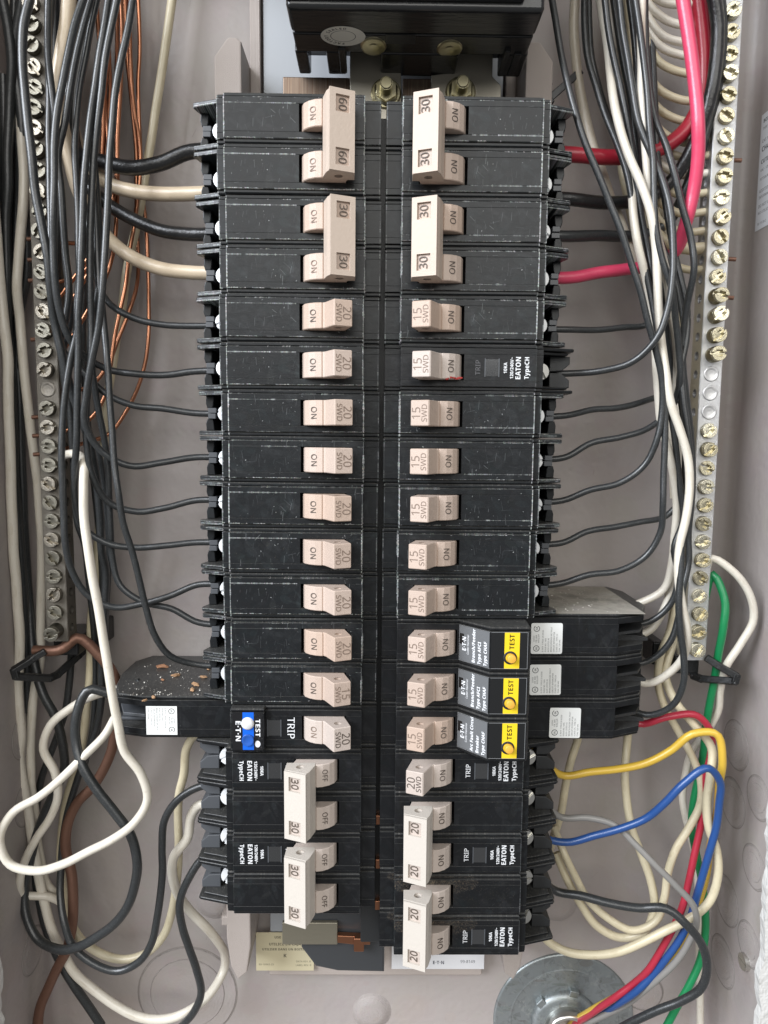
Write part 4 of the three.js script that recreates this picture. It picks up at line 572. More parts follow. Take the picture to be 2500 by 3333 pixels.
["white",1.95,"white wire hanging down in front and looping round to the blue test button breaker","",[-146,-143,-36,-143.5,-143.7,-34,-136.2,-142.1,-26,-130.8,-143.3,-20,-127.1,-147.7,-14,-127,-158.3,-12,-126.3,-168.9,-10,-124,-184,-8,-121.2,-202.6,-7.3,-118.7,-220.7,-6.7,-116.1,-238.9,-6,-114,-256.3,-6.7,-111.6,-265.7,-7.3,-111.7,-271,-8,-108,-277.7,-8.5,-103.2,-285.6,-9,-102.2,-292.1,-9.5,-104.1,-299.4,-10,-109.5,-306.6,-10.5,-118.8,-314.1,-11,-132.7,-321.6,-11.5,-144.4,-327.4,-12,-156,-330.2,-12.5,-165.2,-328.3,-13,-169.7,-323,-13.5,-171,-315.3,-14,-169.4,-308.3,-15,-164.1,-303.3,-16,-153,-296.5,-17,-141.7,-286.8,-18,-135.4,-280.8,-21.5,-132.1,-276.6,-25,-127.1,-271.9,-28.5,-118,-259,-32,-110,-259,-30]],
["white",2.0,"white neutral wire kinked back under the loops beside the blue test button breaker","",[-112,-250,-34,-129.4,-255.2,-36,-132.6,-255.3,-34,-138.2,-257.8,-34,-147.8,-263.7,-34,-156,-271.2,-34,-159.8,-279.3,-34,-157,-289.6,-34.7,-154,-297.4,-35.3,-154.1,-305.3,-36,-158.1,-316.6,-36.5,-165.2,-328,-37,-171.6,-338.7,-37.5,-174.7,-348.5,-38,-177.5,-358.3,-40.8,-176.9,-363,-43.6,-169.5,-364.7,-46.4,-162.6,-370.2,-49.2,-158,-375.4,-52]],
["white",2.3,"white wire along the side wall sweeping low and up to a tied OFF breaker","",[-175.9,6.4,-40,-174.4,-25.5,-40,-174.2,-69.4,-42,-172.9,-91.7,-42.7,-173.7,-137.6,-43.3,-174.4,-189.8,-44,-174.3,-207.4,-44.7,-174.1,-232.2,-45.3,-176.4,-257.5,-46,-176.6,-287.7,-47,-178.6,-295.2,-48,-175.7,-314.3,-48,-174,-331.9,-48,-172.2,-349.7,-48,-169.5,-367.6,-48,-166.4,-380.9,-47.5,-161.6,-394.1,-47,-154.3,-407.5,-46.5,-141.7,-419.1,-46,-124.7,-429.6,-45.3,-111.7,-432,-44.7,-98.6,-428.4,-44,-91.2,-425.8,-48.5,-84.4,-421.6,-53,-81.1,-416.3,-57.5,-81,-413.2,-62,-80.1,-400.3,-54,-85.6,-383.2,-46,-93.1,-372.1,-43,-97.9,-362,-40,-100.1,-351.2,-37,-100,-340.6,-34,-95.2,-330.3,-32.7,-89.1,-322.8,-31.3,-88,-306,-30,-72,-313,-26]],
["white",2.2,"white wire hidden behind the ground bar and its plastic foot","",[-175.5,87.3,-55.4,-169,60.6,-50,-166.6,50.8,-48,-163.6,-25,-46,-167.1,-44.9,-47.3,-169.9,-69,-48.7,-170.2,-71.6,-50,-169.9,-86.7,-51,-169.4,-109.9,-52,-168.6,-129.7,-53,-167.3,-149.7,-54,-166.7,-170.2,-55.3,-167.4,-191.8,-56.7,-169.5,-218.7,-58,-170.5,-248.3,-56.7,-172.9,-260.9,-55.3,-174.6,-277.7,-54,-175.9,-312.9,-54,-175.6,-313,-54,-174.8,-333.6,-54,-172.6,-353.5,-54,-168.1,-369.9,-54,-162.3,-373.6,-54]],
["black",2.2,"black cable hugging the side wall and leaving at the bottom corner","",[-166.8,79.9,-29.9,-164.7,52.6,-36,-164,43.6,-38,-163.3,33.7,-40,-165.6,21.5,-42,-168.1,4.5,-43.6,-170.4,-20.1,-45.2,-172.8,-39.5,-46.8,-174.6,-69.1,-48.4,-175.7,-79.3,-50,-175.6,-114,-50.7,-176.1,-161.8,-51.3,-175.4,-184.2,-52,-175.4,-226,-53.3,-176.3,-260.6,-54.7,-181.6,-300.7,-56,-180.5,-327,-55,-176,-362.6,-54,-171.5,-384.6,-52.7,-166.3,-399.3,-51.3,-157.7,-415,-50,-150.4,-428.1,-50,-143,-440.3,-50]],
["black",2.2,"black wire making a big loop up to the blue test button breaker","",[-147.4,79.7,-32.9,-157,53.9,-38,-160.8,43.7,-40,-163.7,34,-42,-163.4,22.4,-44,-163.4,2.1,-46.4,-164.9,-18.8,-48.8,-165.6,-38.2,-51.2,-167.7,-60.3,-53.6,-174.2,-82.1,-56,-175,-121.6,-56.7,-175.8,-170.4,-57.3,-175.9,-201.8,-58,-173.9,-226.6,-55.3,-171.7,-242.8,-52.7,-168.3,-254.6,-50,-164.8,-263.7,-49.3,-159.6,-274.6,-48.7,-156.6,-288,-48,-156.8,-301.4,-48.7,-160.7,-308.8,-49.3,-163.3,-314.4,-50,-168.7,-325.7,-48,-173.4,-343.1,-46,-176.5,-360.4,-44,-175.9,-367.5,-41.3,-172.1,-377.1,-38.7,-165.4,-383,-36,-153.8,-383.9,-32,-141.4,-377.8,-28,-127.6,-367.1,-24,-119.5,-358,-22,-113.7,-344.1,-20,-111,-330.5,-18,-112.6,-319.4,-18.5,-117.1,-310.8,-19,-127.5,-297.4,-19.5,-134.9,-284.9,-20,-135.6,-285.6,-21.5,-138.9,-275.9,-23,-139.8,-265.3,-24.5,-138,-257.2,-26,-135.3,-251.7,-27.3,-131.1,-249.7,-28.7,-127.1,-253.8,-30,-112,-249,-32]],
["black",2.0,"black cable in the shaded gap along the side wall","",[-170.7,26.8,-46,-172.1,6.3,-48,-174.7,-18.5,-50,-177.4,-41.8,-52,-179.4,-79.6,-54,-180.4,-105.8,-56,-181.1,-162.3,-58,-181.5,-193.8,-60,-180.8,-236.5,-60]],
["black",2.1,"black cable deep behind the ground bar","",[-159.4,88.3,-47.8,-163.4,60.7,-50,-168.9,23,-53,-170.8,-5.1,-56,-173.4,-28.9,-57.5,-176.1,-59.2,-59,-177.3,-73.6,-60.5,-178.9,-129.6,-62]],
["black",1.9,"black wire dropping from the lower tied 30 amp breaker past the rail foot","",[-72,-332,-26,-80,-331,-28,-85.1,-338,-30,-90.3,-344.4,-28,-93.9,-352.7,-29,-95.2,-363.7,-30,-93.5,-376.4,-32,-90.3,-391.1,-34,-87.1,-404.6,-35.3,-88.1,-414.8,-36.7,-92.7,-423.2,-38,-99.3,-432.3,-40]],
["black",1.8,"black wire half hidden under the bundle along the ground bar","",[-140.5,80.9,-36,-142.2,52.9,-36,-143.2,36,-36,-143.2,15.5,-36,-143.7,-4.9,-37,-144.8,-30.9,-38,-147.3,-63.1,-40,-149.5,-99.1,-42,-151.2,-129.6,-44,-152,-169.1,-46,-152.9,-200.3,-51,-153.9,-235.1,-56,-158.5,-270.5,-58,-173.8,-311.6,-60,-179.6,-348.1,-60]],
["black",1.8,"black wire behind the ground bar screws","",[-160.9,86.2,-45.1,-164.1,58.4,-46,-166.5,37.8,-46.7,-166.6,16.8,-47.3,-165.8,-8.1,-48,-167.5,-34.6,-50.7,-169.2,-60.4,-53.3,-175.6,-105.7,-56,-176.8,-154.1,-59,-179.1,-211.1,-62,-177.5,-254.5,-62]],
["black",1.5,"black wire deep behind the crossing black wires","",[-134.7,87.9,-49.1,-136.9,60,-48,-138.9,34.8,-47,-139.6,13,-46,-138.4,-5.1,-45.3,-136.8,-32.4,-44.7,-136.2,-54.6,-44,-137.7,-76.8,-45,-139,-90.9,-46,-139.3,-121.6,-48,-138,-153.3,-50,-136.6,-183.9,-52,-137.9,-218,-56,-141.9,-253.6,-60,-143.6,-280,-60]],
["red",3.3,"thick red cable bending into the tied 30 amp breaker beside the 60 amp one","",[131.1,83.5,-32.4,136,56,-34,139.1,38.5,-35,140.9,23.7,-36,138.8,11.7,-37,133.1,2.7,-38,122.5,-4.8,-37,107.8,-8.6,-36,97.4,-9.3,-34.5,82.6,-9,-33,72,-9,-32]],
["pink",2.7,"pink cable bowing past the neutral bar into a tied 30 breaker","",[115.7,71.7,-15.1,120.9,44.2,-14,124.2,26.9,-13.3,127.3,9.5,-12.7,129.2,-8,-12,130.8,-21.4,-15.3,129.9,-35.2,-18.7,128.5,-46.4,-22,128.4,-51.1,-28,126.5,-55,-34,119.5,-55.1,-35,111.2,-56.7,-36,95.7,-59.4,-33,78.8,-62.8,-30,72,-62.8,-29]],
["blackthick",2.9,"thick black cable entering the lower pole under the thick red cable","",[131.3,78.2,-22.8,138.6,51.4,-26,141.6,40.4,-27.3,142.2,26.2,-28.7,140.8,11.7,-30,138.4,0.8,-33.3,134.6,-9.8,-36.7,129.1,-18.2,-40,121.7,-23.8,-41,113.3,-25.6,-42,95.8,-27.5,-37.5,83.2,-27.8,-33,72,-27.8,-32]],
["black",2.5,"mid black wire entering the pole just above the pink wire","",[139.2,82.4,-29.5,143.8,54.9,-32,146.2,40.7,-33.3,146.3,23.1,-34.7,143.3,5.1,-36,139.9,-12.5,-39.3,136.5,-23.7,-42.7,133.6,-31.2,-46,125.2,-37.5,-45,115.4,-40,-44,96.4,-42,-37.5,79.7,-44.5,-31,72,-44.5,-30]],
["black",1.42,"thin black wire into the 15 SWD breaker third below the white-printed one","black wires into the 15 amp single breakers",[64.1,74.2,-23.5,69,46.9,-20,71.1,35.3,-18.5,73.4,21.6,-17,76.2,10.1,-15.5,78.9,-0.5,-14,82.4,-10.3,-13.5,87.3,-21.3,-13,93.6,-34.7,-12.5,100.2,-50.3,-12,107.7,-70,-12,112.4,-85.1,-12.7,117,-96.6,-13.3,119.8,-106.5,-14,120.9,-117.1,-14.7,120.6,-127.8,-15.3,118.7,-137.4,-16,115.3,-145.2,-18,108.5,-151.2,-20,100.1,-154.7,-22,90,-156.5,-23.5,80,-161.9,-25,70,-161.9,-24]],
["black",1.42,"thin black wire into the 15 SWD breaker above the white-printed one","black wires into the 15 amp single breakers",[87.5,77.1,-25.4,92,49.5,-24,94.2,36.1,-23.3,97.4,22.6,-22.7,101.6,6.8,-22,105.3,-8.6,-22.5,108,-22,-23,113.1,-44.7,-23.5,119.1,-67.4,-24,124.6,-73.5,-32,123.3,-79.8,-33,119.7,-81.1,-34,109.6,-82.9,-31.8,98.9,-84.8,-29.5,88.4,-85,-27.2,80,-85.7,-25,70,-85.7,-24]],
["black",1.5,"black wire curving over the bundle into the clean white-printed 15 SWD breaker","",[93.3,76.1,-24,97.4,48.5,-22,100.1,30.4,-20.7,103,16.7,-19.3,105,2.9,-18,109.8,-10.9,-16.5,113.8,-19.4,-15,118,-31.8,-13.5,119.7,-41.2,-12,120.5,-52.6,-11,120.7,-59.5,-10,120.5,-68.5,-10,119.2,-79.4,-10,115.9,-89.7,-10,111.7,-96.8,-12.7,105.9,-100.9,-15.3,99.2,-103,-18,90.7,-104.2,-21.5,80,-104.8,-25,70,-104.8,-24]],
["black",1.42,"thin black wire into the 15 SWD breaker first below the white-printed one","black wires into the 15 amp single breakers",[94.8,80.2,-36.2,99.4,52.7,-34,102.1,36.7,-32.7,106.3,17.9,-31.3,109.1,-1,-30,112.4,-19,-31.3,116,-44.5,-32.7,127.2,-69.8,-34,130.5,-85.8,-36,133,-98.9,-38,132.3,-109.5,-40,126.8,-113.5,-37,115.3,-117.1,-34,104.2,-119.9,-31,89.9,-120.6,-28,80,-123.8,-25,70,-123.8,-24]],
["black",1.42,"thin black wire into the 15 SWD breaker second below the white-printed one","black wires into the 15 amp single breakers",[98.8,73.8,-20,103,46.2,-18,105.7,28.4,-16.7,108.3,10.5,-15.3,110,-7.5,-14,112.1,-20.7,-14,114.3,-47.4,-14,122.2,-70.7,-14,125.8,-85.6,-16,128.5,-97.8,-18,130.1,-108.4,-20,130.1,-116.5,-24,126.8,-123.7,-28,121.4,-127.6,-27.4,113.3,-130.6,-26.8,103.2,-133.4,-26.2,89.8,-136.5,-25.6,80,-142.8,-25,70,-142.8,-24]],
["black",1.42,"thin black wire into the 15 SWD breaker fourth below the white-printed one","black wires into the 15 amp single breakers",[100.8,80.9,-31.9,104.5,53.2,-30,107,34.7,-28.7,109.5,11.6,-27.3,112,-11.7,-26,116,-34.7,-26,126,-58.1,-26,130.2,-70.8,-25.3,132.6,-83,-24.7,132.5,-93.9,-24,132.4,-106.6,-26,135.8,-122.8,-28,138.7,-142.8,-30,139,-157.1,-31.3,138.2,-163.4,-32.7,135.5,-167.1,-34,130,-168.9,-32.2,119.8,-170.8,-30.4,105.7,-173.5,-28.6,91.7,-175.5,-26.8,80,-181,-25,70,-181,-24]],
["black",1.42,"black wire swinging into the 15 SWD breaker just over the dusty box","",[85.3,83.1,-36.6,86.3,55.2,-34,87.1,33.9,-32,90.9,19.4,-30,95.6,4.9,-28,101.3,-9.5,-26,105.6,-23.9,-24,110.2,-47.5,-22,115.9,-72.6,-20,119.9,-92.3,-18,121.4,-107.5,-16,122.8,-126.5,-15.5,122.9,-145.7,-15,122.7,-158.6,-14.5,124.1,-170.2,-14,123.9,-172.1,-16,122.9,-178,-18,117.2,-186.1,-19.4,109.4,-191,-20.8,100,-193.6,-22.2,89.8,-194.9,-23.6,80,-200,-25,70,-200,-24]],
["black",1.42,"black wire bending into the upper arc fault breaker","",[87.5,85.5,-39.7,89.1,57.6,-38,90.3,36.3,-36.7,93.3,23.3,-35.3,98.9,7.1,-34,105.6,-7.7,-33,110.4,-23.4,-32,115.1,-47.3,-31,123.9,-77,-30,126.8,-99.8,-29.3,130.2,-119.5,-28.7,133.4,-136.1,-28,135.4,-152.8,-27.3,137.7,-169.6,-26.7,133.8,-181.3,-26,136.4,-195.8,-26,135.6,-205.6,-27.3,133.6,-211.9,-28.7,129.2,-216.2,-30,115,-221,-33]],
["black",1.42,"black wire slanting towards the neutral bar then into the middle arc fault breaker","",[107.2,77.6,-26.4,108.8,49.8,-24,110.1,26.9,-22,113.2,3.9,-20,117.2,-8,-18,120.7,-19.8,-16,124.7,-33.2,-16,129.8,-48.9,-16,132.1,-61.6,-16,132.7,-67.9,-18,131.4,-75,-20,131.3,-86.6,-22,132.4,-100.4,-23,135.4,-116.4,-24,138.7,-132.7,-25,140.8,-152.7,-26,141.3,-166.2,-27,140.9,-176.4,-28,141.3,-192.3,-27,138.3,-205.3,-26,137.7,-215.8,-26.7,135.9,-224.6,-27.3,131.4,-231.9,-28,126.1,-237.1,-31,115,-240,-33]],
["black",1.5,"black wire hanging by the plastic bar foot into the lowest arc fault breaker","",[117.2,89.2,-47.7,118.3,61.5,-44,119.7,26.5,-39.3,121.6,-10.6,-34.7,124.8,-33.3,-30,129.7,-57.6,-28,132.3,-68.1,-26,133.9,-82.4,-24,132.8,-91.6,-22,130.8,-104.5,-21,132.4,-118.6,-20,135,-132.8,-19,136.4,-148.9,-18,134.9,-168.4,-16,131.3,-183,-14,132.1,-193.3,-13,131.5,-210.6,-12,134.1,-221.7,-13.3,136.7,-236.5,-14.7,135.8,-247.1,-16,132.9,-255.3,-20,128.9,-259.6,-24,121.7,-261.4,-28,115,-259,-32]],
["whitewarm",2.2,"cream white wire hanging alone near the tied 30 amp breakers","",[84.1,90.2,-46,85.1,62.2,-46,85.7,45.8,-46,88.4,26.9,-46,92,12.6,-46,95.5,0.6,-46,99.5,-9.1,-46,104.1,-21.2,-46,110.9,-36,-46,120.6,-62.8,-46,128,-79.1,-45,133,-105.1,-44,137.5,-132.7,-43,139.9,-160.7,-42]],
["white",1.8,"white wire weaving in front of the bundle into the middle arc fault breaker box","",[90.3,83,-44.5,93.2,56.5,-36,95,40,-30.7,96.1,19.4,-25.3,97.3,3.7,-20,100.1,-8,-18.5,103.7,-17.4,-17,107.8,-26.8,-15.5,110.9,-36.2,-14,114.3,-49.3,-15,117.2,-73.4,-16,118.7,-88.9,-15.3,120.5,-100.2,-14.7,123.2,-113.9,-14,127.9,-126.5,-14.7,132.8,-139.2,-15.3,135,-152.1,-16,134.7,-163.7,-15.3,132.1,-173.3,-14.7,131.1,-186.5,-14,132.5,-200.5,-14,136.1,-214,-14,138.6,-223.4,-17,138.2,-231.6,-20,135.6,-239.6,-25,130.6,-245.6,-30,124.8,-248.1,-32,115,-244,-34]],
["white",1.8,"white wire ending behind the dusty top of the upper arc fault breaker box","",[99.3,87.5,-47.7,100.1,60.1,-42,100.5,47.1,-39.3,103.2,31.9,-36.7,105.5,14.5,-34,106.2,-5.9,-29.3,106.9,-26,-24.7,108.6,-48,-20,115.1,-67.9,-22,118.6,-81.4,-23.3,121.3,-100.4,-24.7,124.6,-123,-26,128.8,-136.1,-27.3,133.1,-149.5,-28.7,136.2,-166.5,-30,135.7,-184.2,-31,135.5,-193.3,-32,133.1,-203.4,-34,127.4,-208,-36,123,-211.2,-38,112,-216,-40]],
["white",1.8,"white wire between two black wires into the upper arc fault breaker box","",[105,75.4,-21.1,106,47.4,-20,106.6,29.8,-19.3,107.2,12,-18.7,109.2,-5.9,-18,112.3,-27.9,-18.7,117.4,-48.1,-19.3,122.1,-63.3,-20,128.4,-80.8,-26.7,134.2,-96,-33.3,137.3,-112.2,-40,139.1,-136.1,-38,142.2,-160.2,-36,139.9,-175.3,-36,138.7,-194,-36,135.8,-210.6,-36,131.7,-219.1,-36,124.5,-225.6,-36,115,-226,-38]],
["cream",1.9,"cream wire making the inner bottom loop under the blue wire","",[108.2,91.6,-49.9,110.2,63.7,-48,111.6,44.2,-46.7,113.5,24.6,-45.3,117.2,0.1,-44,121.1,-29,-44,134.1,-71.1,-44,139.7,-105.1,-43.3,144.1,-139.6,-42.7,146.7,-167.7,-42,143.4,-187.3,-41,141.4,-213.9,-40,139.7,-225.5,-40,135.8,-239.5,-40,135.5,-248.9,-40,138,-260.4,-39,143.4,-270.2,-38,148,-277.7,-37,152.2,-285.2,-36,155.4,-292.7,-35.3,158,-304.2,-34.7,155.1,-314.1,-34,150.7,-322.6,-34,145.5,-333,-34,142.8,-344.2,-34,141.8,-357.3,-34,138.3,-368.7,-34,131.1,-375.3,-34,123.5,-374.6,-36,114,-369.8,-38,105.1,-361.5,-40,99.4,-351.3,-42,93.6,-339.3,-44,90.7,-331.5,-52]],
["cream",2.0,"cream wire making the outer bottom loop into the lowest breaker pole","",[107.5,93.9,-52.8,109,66,-52,110.3,41.8,-51.3,113.2,17.3,-50.7,117.4,-12.3,-50,131.4,-77.1,-48.7,140.4,-111.7,-47.3,145.6,-153.9,-46,147.6,-195.8,-46,146.9,-227.1,-46,142.6,-236,-44,139,-241.7,-42,138.8,-248.4,-38.7,140.8,-255.1,-35.3,145,-262.3,-32,152,-270,-30,156.6,-275.3,-28,157.1,-279.8,-26,156.4,-285.2,-25,154.9,-306.9,-24,157.1,-316.8,-24,160.8,-326.8,-24,162.2,-337.7,-24,160.8,-349.1,-24.7,156,-358.1,-25.3,147.8,-363.7,-26,136.4,-371.4,-27,125,-378.4,-28,113.3,-383.4,-29,102.2,-384.2,-30,91,-382.6,-31.3,83.8,-379.2,-32.7,76,-352,-34]],
["cream",2.05,"cream wire dropping from behind the arc fault boxes into a wide loop","",[128,-262.8,-56,126.5,-286.1,-52,124.2,-295.1,-50,123.8,-295.5,-48,125,-314.3,-45.3,127,-326,-42.7,130.7,-336.7,-40,135.8,-349.9,-38.7,137.9,-364.9,-37.3,134.8,-374.6,-36,128.5,-381.5,-37.5,119.8,-381.3,-39,110,-376.1,-40.5,102.4,-365.5,-42,96.4,-354.8,-46,91.5,-343.8,-50]],
["cream",2.05,"cream wire slanting down behind the yellow wire to the breakers","",[104.6,-272.8,-60,102.3,-292.2,-58,101.1,-292.9,-57.3,97.6,-308.8,-56.7,94.8,-326.5,-56,92.5,-339.5,-58,90.3,-350.9,-60]],
["cream",2.05,"yellowed thick cream wire behind the bundle near the tied pairs","",[111.5,4.8,-56,113.7,-10.2,-56,118.1,-25.4,-56,122,-40.6,-56,131.8,-69,-56,139.3,-104,-56]],
["cream",1.9,"cream wire deep in the mixed bundle by the neutral bar","",[111.8,95.1,-55,113.7,67.2,-54,115.7,37.9,-53,118.8,8.2,-52,123.9,-26.7,-51.5,137.8,-73.2,-51,143.8,-111.5,-50.5,147.3,-154.1,-50,145.8,-188.7,-50,144.7,-228.2,-50,142.6,-248.3,-50]],
["cream",2.0,"cream wire dropping straight behind the arching neutral wires","",[117.8,92.9,-48.8,119.2,65,-50,120.4,41.8,-51,123.3,22.9,-52,126,-1.6,-52,129.3,-26.5,-52,140.2,-69.6,-52,145.2,-111.3,-52,148.9,-154.2,-52]],
["white",1.7,"white neutral wire arching over to a screw of the neutral bar","white neutral wires arching to the bar",[110.3,118.6,-43,113.3,83.6,-41,116.3,58.6,-39,122.3,57,-37.7,128.4,55.4,-36.3,134.3,54.6,-35,141,54.6,-38,147,54.6,-38]],
["white",1.7,"white neutral wire arching over to a screw of the neutral bar","white neutral wires arching to the bar",[109.3,119.1,-44,112.3,84.1,-42,115.3,59.1,-40,119.1,55.1,-39.2,122.3,51,-38.4,126.7,47.9,-37.6,131.6,46.5,-36.8,137.8,46,-36,141,46,-38,147,46,-38]],
["white",1.7,"white neutral wire arching over to a screw of the neutral bar","white neutral wires arching to the bar",[109.5,116,-45,112.5,81,-43,115.5,56,-41,118.4,48.8,-40,121.5,44.3,-39,126.5,41.4,-38,132,40.1,-37,141,40.1,-38,147,40.1,-38]],
["white",1.7,"white neutral wire arching over to a screw of the neutral bar","white neutral wires arching to the bar",[109.6,114.8,-46,112.6,79.8,-44,115.6,54.8,-42,118.4,46.4,-41.2,121.6,41,-40.4,126.1,37.7,-39.6,130.4,36,-38.8,138,34.7,-38,141,34.7,-38,147,34.7,-38]],
["cream",1.7,"aged cream neutral wire arching over to a screw of the neutral bar","cream neutral wires arching to the bar",[108.1,113.5,-47,111.1,78.5,-45,114.1,53.5,-43,117.6,42.5,-42.2,120.9,36,-41.4,124.8,31.9,-40.6,129.9,29.4,-39.8,135.5,28.1,-39,141,28.1,-38,147,28.1,-38]],
["cream",1.7,"aged cream neutral wire arching over to a screw of the neutral bar","cream neutral wires arching to the bar",[108.2,104.1,-48,111.2,69.1,-46,114.2,44.1,-44,117.8,33.7,-43.2,121.2,25.8,-42.4,125.1,21.1,-41.6,130.2,18.6,-40.8,136.6,17.3,-40,141,17.3,-38,147,17.3,-38]],
["cream",1.7,"aged cream neutral wire arching over to a screw of the neutral bar","cream neutral wires arching to the bar",[109.7,95.2,-49,112.7,60.2,-47,115.7,35.2,-45,119.3,23.5,-44.2,123.4,16.2,-43.4,127.3,12.1,-42.6,131.7,10.1,-41.8,137.5,8.9,-41,141,8.9,-38,147,8.9,-38]],
["cream",1.7,"aged cream neutral wire arching over to a screw of the neutral bar","cream neutral wires arching to the bar",[112.6,85,-50,115.6,50,-48,118.6,25,-46,121.4,14.4,-45,124.7,7,-44,128.6,2.8,-43,134.3,0.5,-42,141,0.5,-38,147,0.5,-38]],
["cream",1.7,"aged cream neutral wire arching over to a screw of the neutral bar","cream neutral wires arching to the bar",[115.3,70.9,-50,118.3,35.9,-48,121.3,10.9,-46,123.9,3.5,-45,127.9,-2.3,-44,132.3,-5,-43,137.4,-6.2,-42,141,-6.2,-38,147,-6.2,-38]],
["white",1.7,"white neutral wire arching over to a screw of the neutral bar","white neutral wires arching to the bar",[117.2,59.4,-50,120.2,24.4,-48,123.2,-0.6,-46,125.8,-6.8,-45,129,-10.7,-44,133.4,-12.9,-43,139.1,-13.9,-42,141,-13.9,-38,147,-13.9,-38]],
["cream",1.7,"aged cream neutral wire arching over to a screw of the neutral bar","cream neutral wires arching to the bar",[118.3,49.7,-50,121.3,14.7,-48,124.3,-10.3,-46,126.8,-16.6,-44.7,130.5,-20.3,-43.3,135.5,-22.3,-42,141,-22.3,-38,147,-22.3,-38]],
["cream",1.7,"aged cream neutral wire arching over to a screw of the neutral bar","cream neutral wires arching to the bar",[119.5,39.9,-50,122.5,4.9,-48,125.5,-20.1,-46,128.7,-26.4,-44.7,133,-29.4,-43.3,138,-30.6,-42,141,-30.6,-38,147,-30.6,-38]],
["cream",1.7,"aged cream neutral wire arching over to a screw of the neutral bar","cream neutral wires arching to the bar",[119.9,30.7,-50,122.9,-4.3,-48,125.9,-29.3,-46,129.8,-35.6,-44.7,134.9,-37.9,-43.3,140.5,-38.9,-42,141,-38.9,-38,147,-38.9,-38]],
["cream",2.6,"aged cream neutral wire arching over to a screw of the neutral bar","cream neutral wires arching to the bar",[120.3,22.8,-50,123.3,-12.2,-48,126.3,-37.2,-46,130.9,-42.8,-44.7,135.9,-44.7,-43.3,141.6,-46.5,-42,141,-46.5,-38,147,-46.5,-38]],
["cream",1.7,"aged cream neutral wire arching over to a screw of the neutral bar","cream neutral wires arching to the bar",[122.8,13.5,-50,125.8,-21.5,-48,128.8,-46.5,-46,133.4,-52.1,-44.7,137.8,-54.4,-43.3,142.1,-55.8,-42,141,-55.8,-38,147,-55.8,-38]],
["redwire",1.7,"red wire from the lowest arc fault box down into the conduit fitting","",[114,-262,-33,125.4,-268.4,-33,134.4,-263.2,-28,141.4,-261.4,-27.3,148.5,-261.1,-26.7,153.6,-264.4,-26,157.7,-271.8,-29,159.2,-283.3,-32,158.3,-291.6,-33,158.4,-314.1,-34,153.1,-338.6,-32,149.2,-358.8,-30,142.9,-377.8,-32,136.2,-394.4,-34,131.1,-406.6,-39,119.8,-421.8,-44,112,-440.8,-56,109.3,-458.2,-70]],
["yellow",1.8,"yellow wire from the 20 amp breaker arching over and down into the conduit fitting","",[72,-276,-26,86.8,-293.5,-32,99.3,-291.7,-31,121.4,-288,-30,131.4,-282.8,-27.3,141,-274.6,-24.7,146.8,-267.3,-22,151.5,-264.9,-21.3,155.6,-267.1,-20.7,158,-275.5,-20,159.8,-290.4,-21,159.4,-291.1,-22,160.9,-311.3,-26,160.6,-328.8,-30,161.7,-344.2,-34,161.1,-360,-38,156.8,-373.3,-38,151.6,-385,-38,144.9,-394.1,-37,136.4,-400.5,-36,129,-412.7,-42,117,-427.1,-48,109.8,-451.6,-66,108.1,-461,-72]],
["blue",1.75,"blue wire from a tied 20 amp breaker arching over and down into the conduit fitting","",[72,-314,-26,84.7,-326.6,-30,98.1,-322.5,-27,112.8,-316.5,-24,123.1,-310.1,-20.7,129.2,-302.5,-17.3,135,-291.9,-14,141.9,-284.4,-13.3,148.2,-280.3,-12.7,152.5,-281.8,-12,156.5,-289.7,-16,158.5,-306.3,-20,157.2,-322.3,-22,155.1,-337.7,-24,153.6,-351.8,-26,151.2,-366.1,-28,144.7,-382.4,-30,137.2,-398.9,-34,128.5,-413,-38,119.3,-437.1,-54,111.2,-460.2,-70]],
["gray",1.55,"grey wire crossing over the blue wire and down into the conduit fitting","",[72,-294,-26,86.6,-313,-30,98.2,-313,-28.7,108.2,-313.9,-27.3,115.9,-317.3,-26,123.1,-324.6,-23,131.7,-332.7,-20,139.6,-340.3,-19,145.8,-347.1,-18,150.3,-353.9,-20,151.9,-361.7,-22,150.5,-371.7,-24,144.7,-389.5,-29,136.7,-404.2,-34,128.5,-422.8,-44,115,-441,-54,110.6,-458.4,-68]],
["black",2.0,"black wire with a sharp elbow passing over the green wire","",[72,-333,-26,87.3,-352.6,-32,99.5,-352.4,-28,110.4,-353,-24,121.4,-353.7,-21.3,132.2,-352.6,-18.7,137.9,-351.1,-16,140.9,-354.1,-15,146.3,-360,-14,152,-367.7,-15.3,155.5,-377.1,-16.7,155.9,-388.4,-18,152.2,-397.7,-21,143.4,-405.5,-24,131.2,-417,-29,121.8,-427.7,-34,114,-447,-50]],
["green",1.85,"green ground wire from the neutral bar down to the bottom edge","",[154,-222,-38,157.6,-196.5,-38,160.5,-201,-34,162.4,-209.8,-33,161.4,-221.6,-32,161.5,-235.4,-35,161.6,-252,-38,160.9,-264.6,-40,161,-277.4,-42,160.6,-290,-43,160.4,-297.8,-44,158,-315.2,-44,157.9,-328.4,-44,160.2,-340.5,-42,163.5,-356.9,-40,164.3,-368.8,-38,163.3,-385.2,-36,158.1,-399.7,-34,151.4,-414.1,-34,145.3,-427.7,-34]],
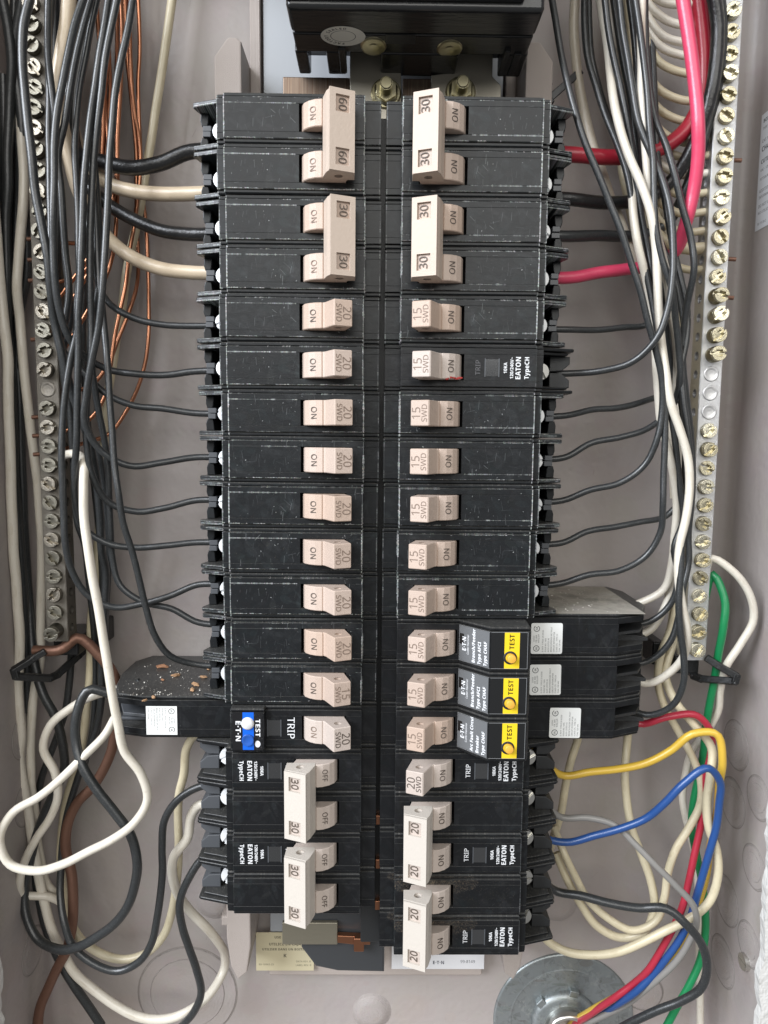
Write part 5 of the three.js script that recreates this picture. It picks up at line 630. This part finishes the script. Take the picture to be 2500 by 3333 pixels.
["white",1.85,"white wire bowing towards the side wall from the neutral bar","",[154,-214,-38,156.2,-188.2,-36,161.3,-190.5,-34,168.7,-198.4,-33,174.7,-207.9,-32,176.2,-217.1,-32.7,172.2,-227.2,-33.3,165.7,-239,-34,164.9,-249.4,-37.3,166.4,-260.9,-40.7,165.5,-271,-44,162.2,-279.2,-46,158.8,-286.6,-48,156.3,-297.5,-50,155.9,-306.6,-50,155.2,-307.8,-50,156.1,-318.9,-50.7,159.6,-330.9,-51.3,164.2,-346.7,-52,166.7,-368.9,-51,168.1,-395.9,-50,169.4,-418.5,-49,170.3,-441.3,-48]]
];

const wireName = { black: 'black_wire', blackthick: 'black_cable', white: 'white_wire', whitethick: 'white_cable', whitewarm: 'white_wire', cream: 'cream_wire', copper: 'copper_wire', copperthick: 'copper_cable', red: 'red_cable', pink: 'pink_cable', redwire: 'red_wire', yellow: 'yellow_wire', blue: 'blue_wire', gray: 'grey_wire', green: 'green_wire' };
for (const [kind, r, label, group, p] of WIRES) {
  const pts = []; for (let i = 0; i < p.length; i += 3) pts.push(new THREE.Vector3(p[i], p[i + 1], p[i + 2]));
  const o = pts[0].clone(), path = new THREE.CatmullRomCurve3(pts.map((q) => q.sub(o)), false, 'centripetal');
  const bends = path.getSpacedPoints(Math.max(4, Math.round(path.getLength() / 13))), slack = r > 2.4 ? 0.12 : 0.2;      // hand-bent: never quite a clean curve
  bends.forEach((q, i) => { if (i && i < bends.length - 1) q.add(new THREE.Vector3(rr(-slack, slack), rr(-slack, slack), rr(-slack, slack))); });
  const curve = new THREE.CatmullRomCurve3(bends, false, 'centripetal');
  const n = Math.max(16, Math.min(240, Math.round(curve.getLength() / 2.4)));
  const g = new THREE.TubeGeometry(curve, n, r, 12), u = g.attributes.uv, L = curve.getLength();
  for (let i = 0; i < u.count; i++) u.setXY(i, u.getX(i) * L / 30, u.getY(i) * r * 6.28 / 30);
  const w = part(numbered(wireName[kind]), mm(g), WM[kind], scene); w.position.copy(V(o.x, o.y, o.z)); w.userData = { label, category: 'wire' }; if (group) w.userData.group = group;
}
scene.traverse((o) => { if (o.isMesh) o.castShadow = o.receiveShadow = true; });
renderer.render(scene, camera);
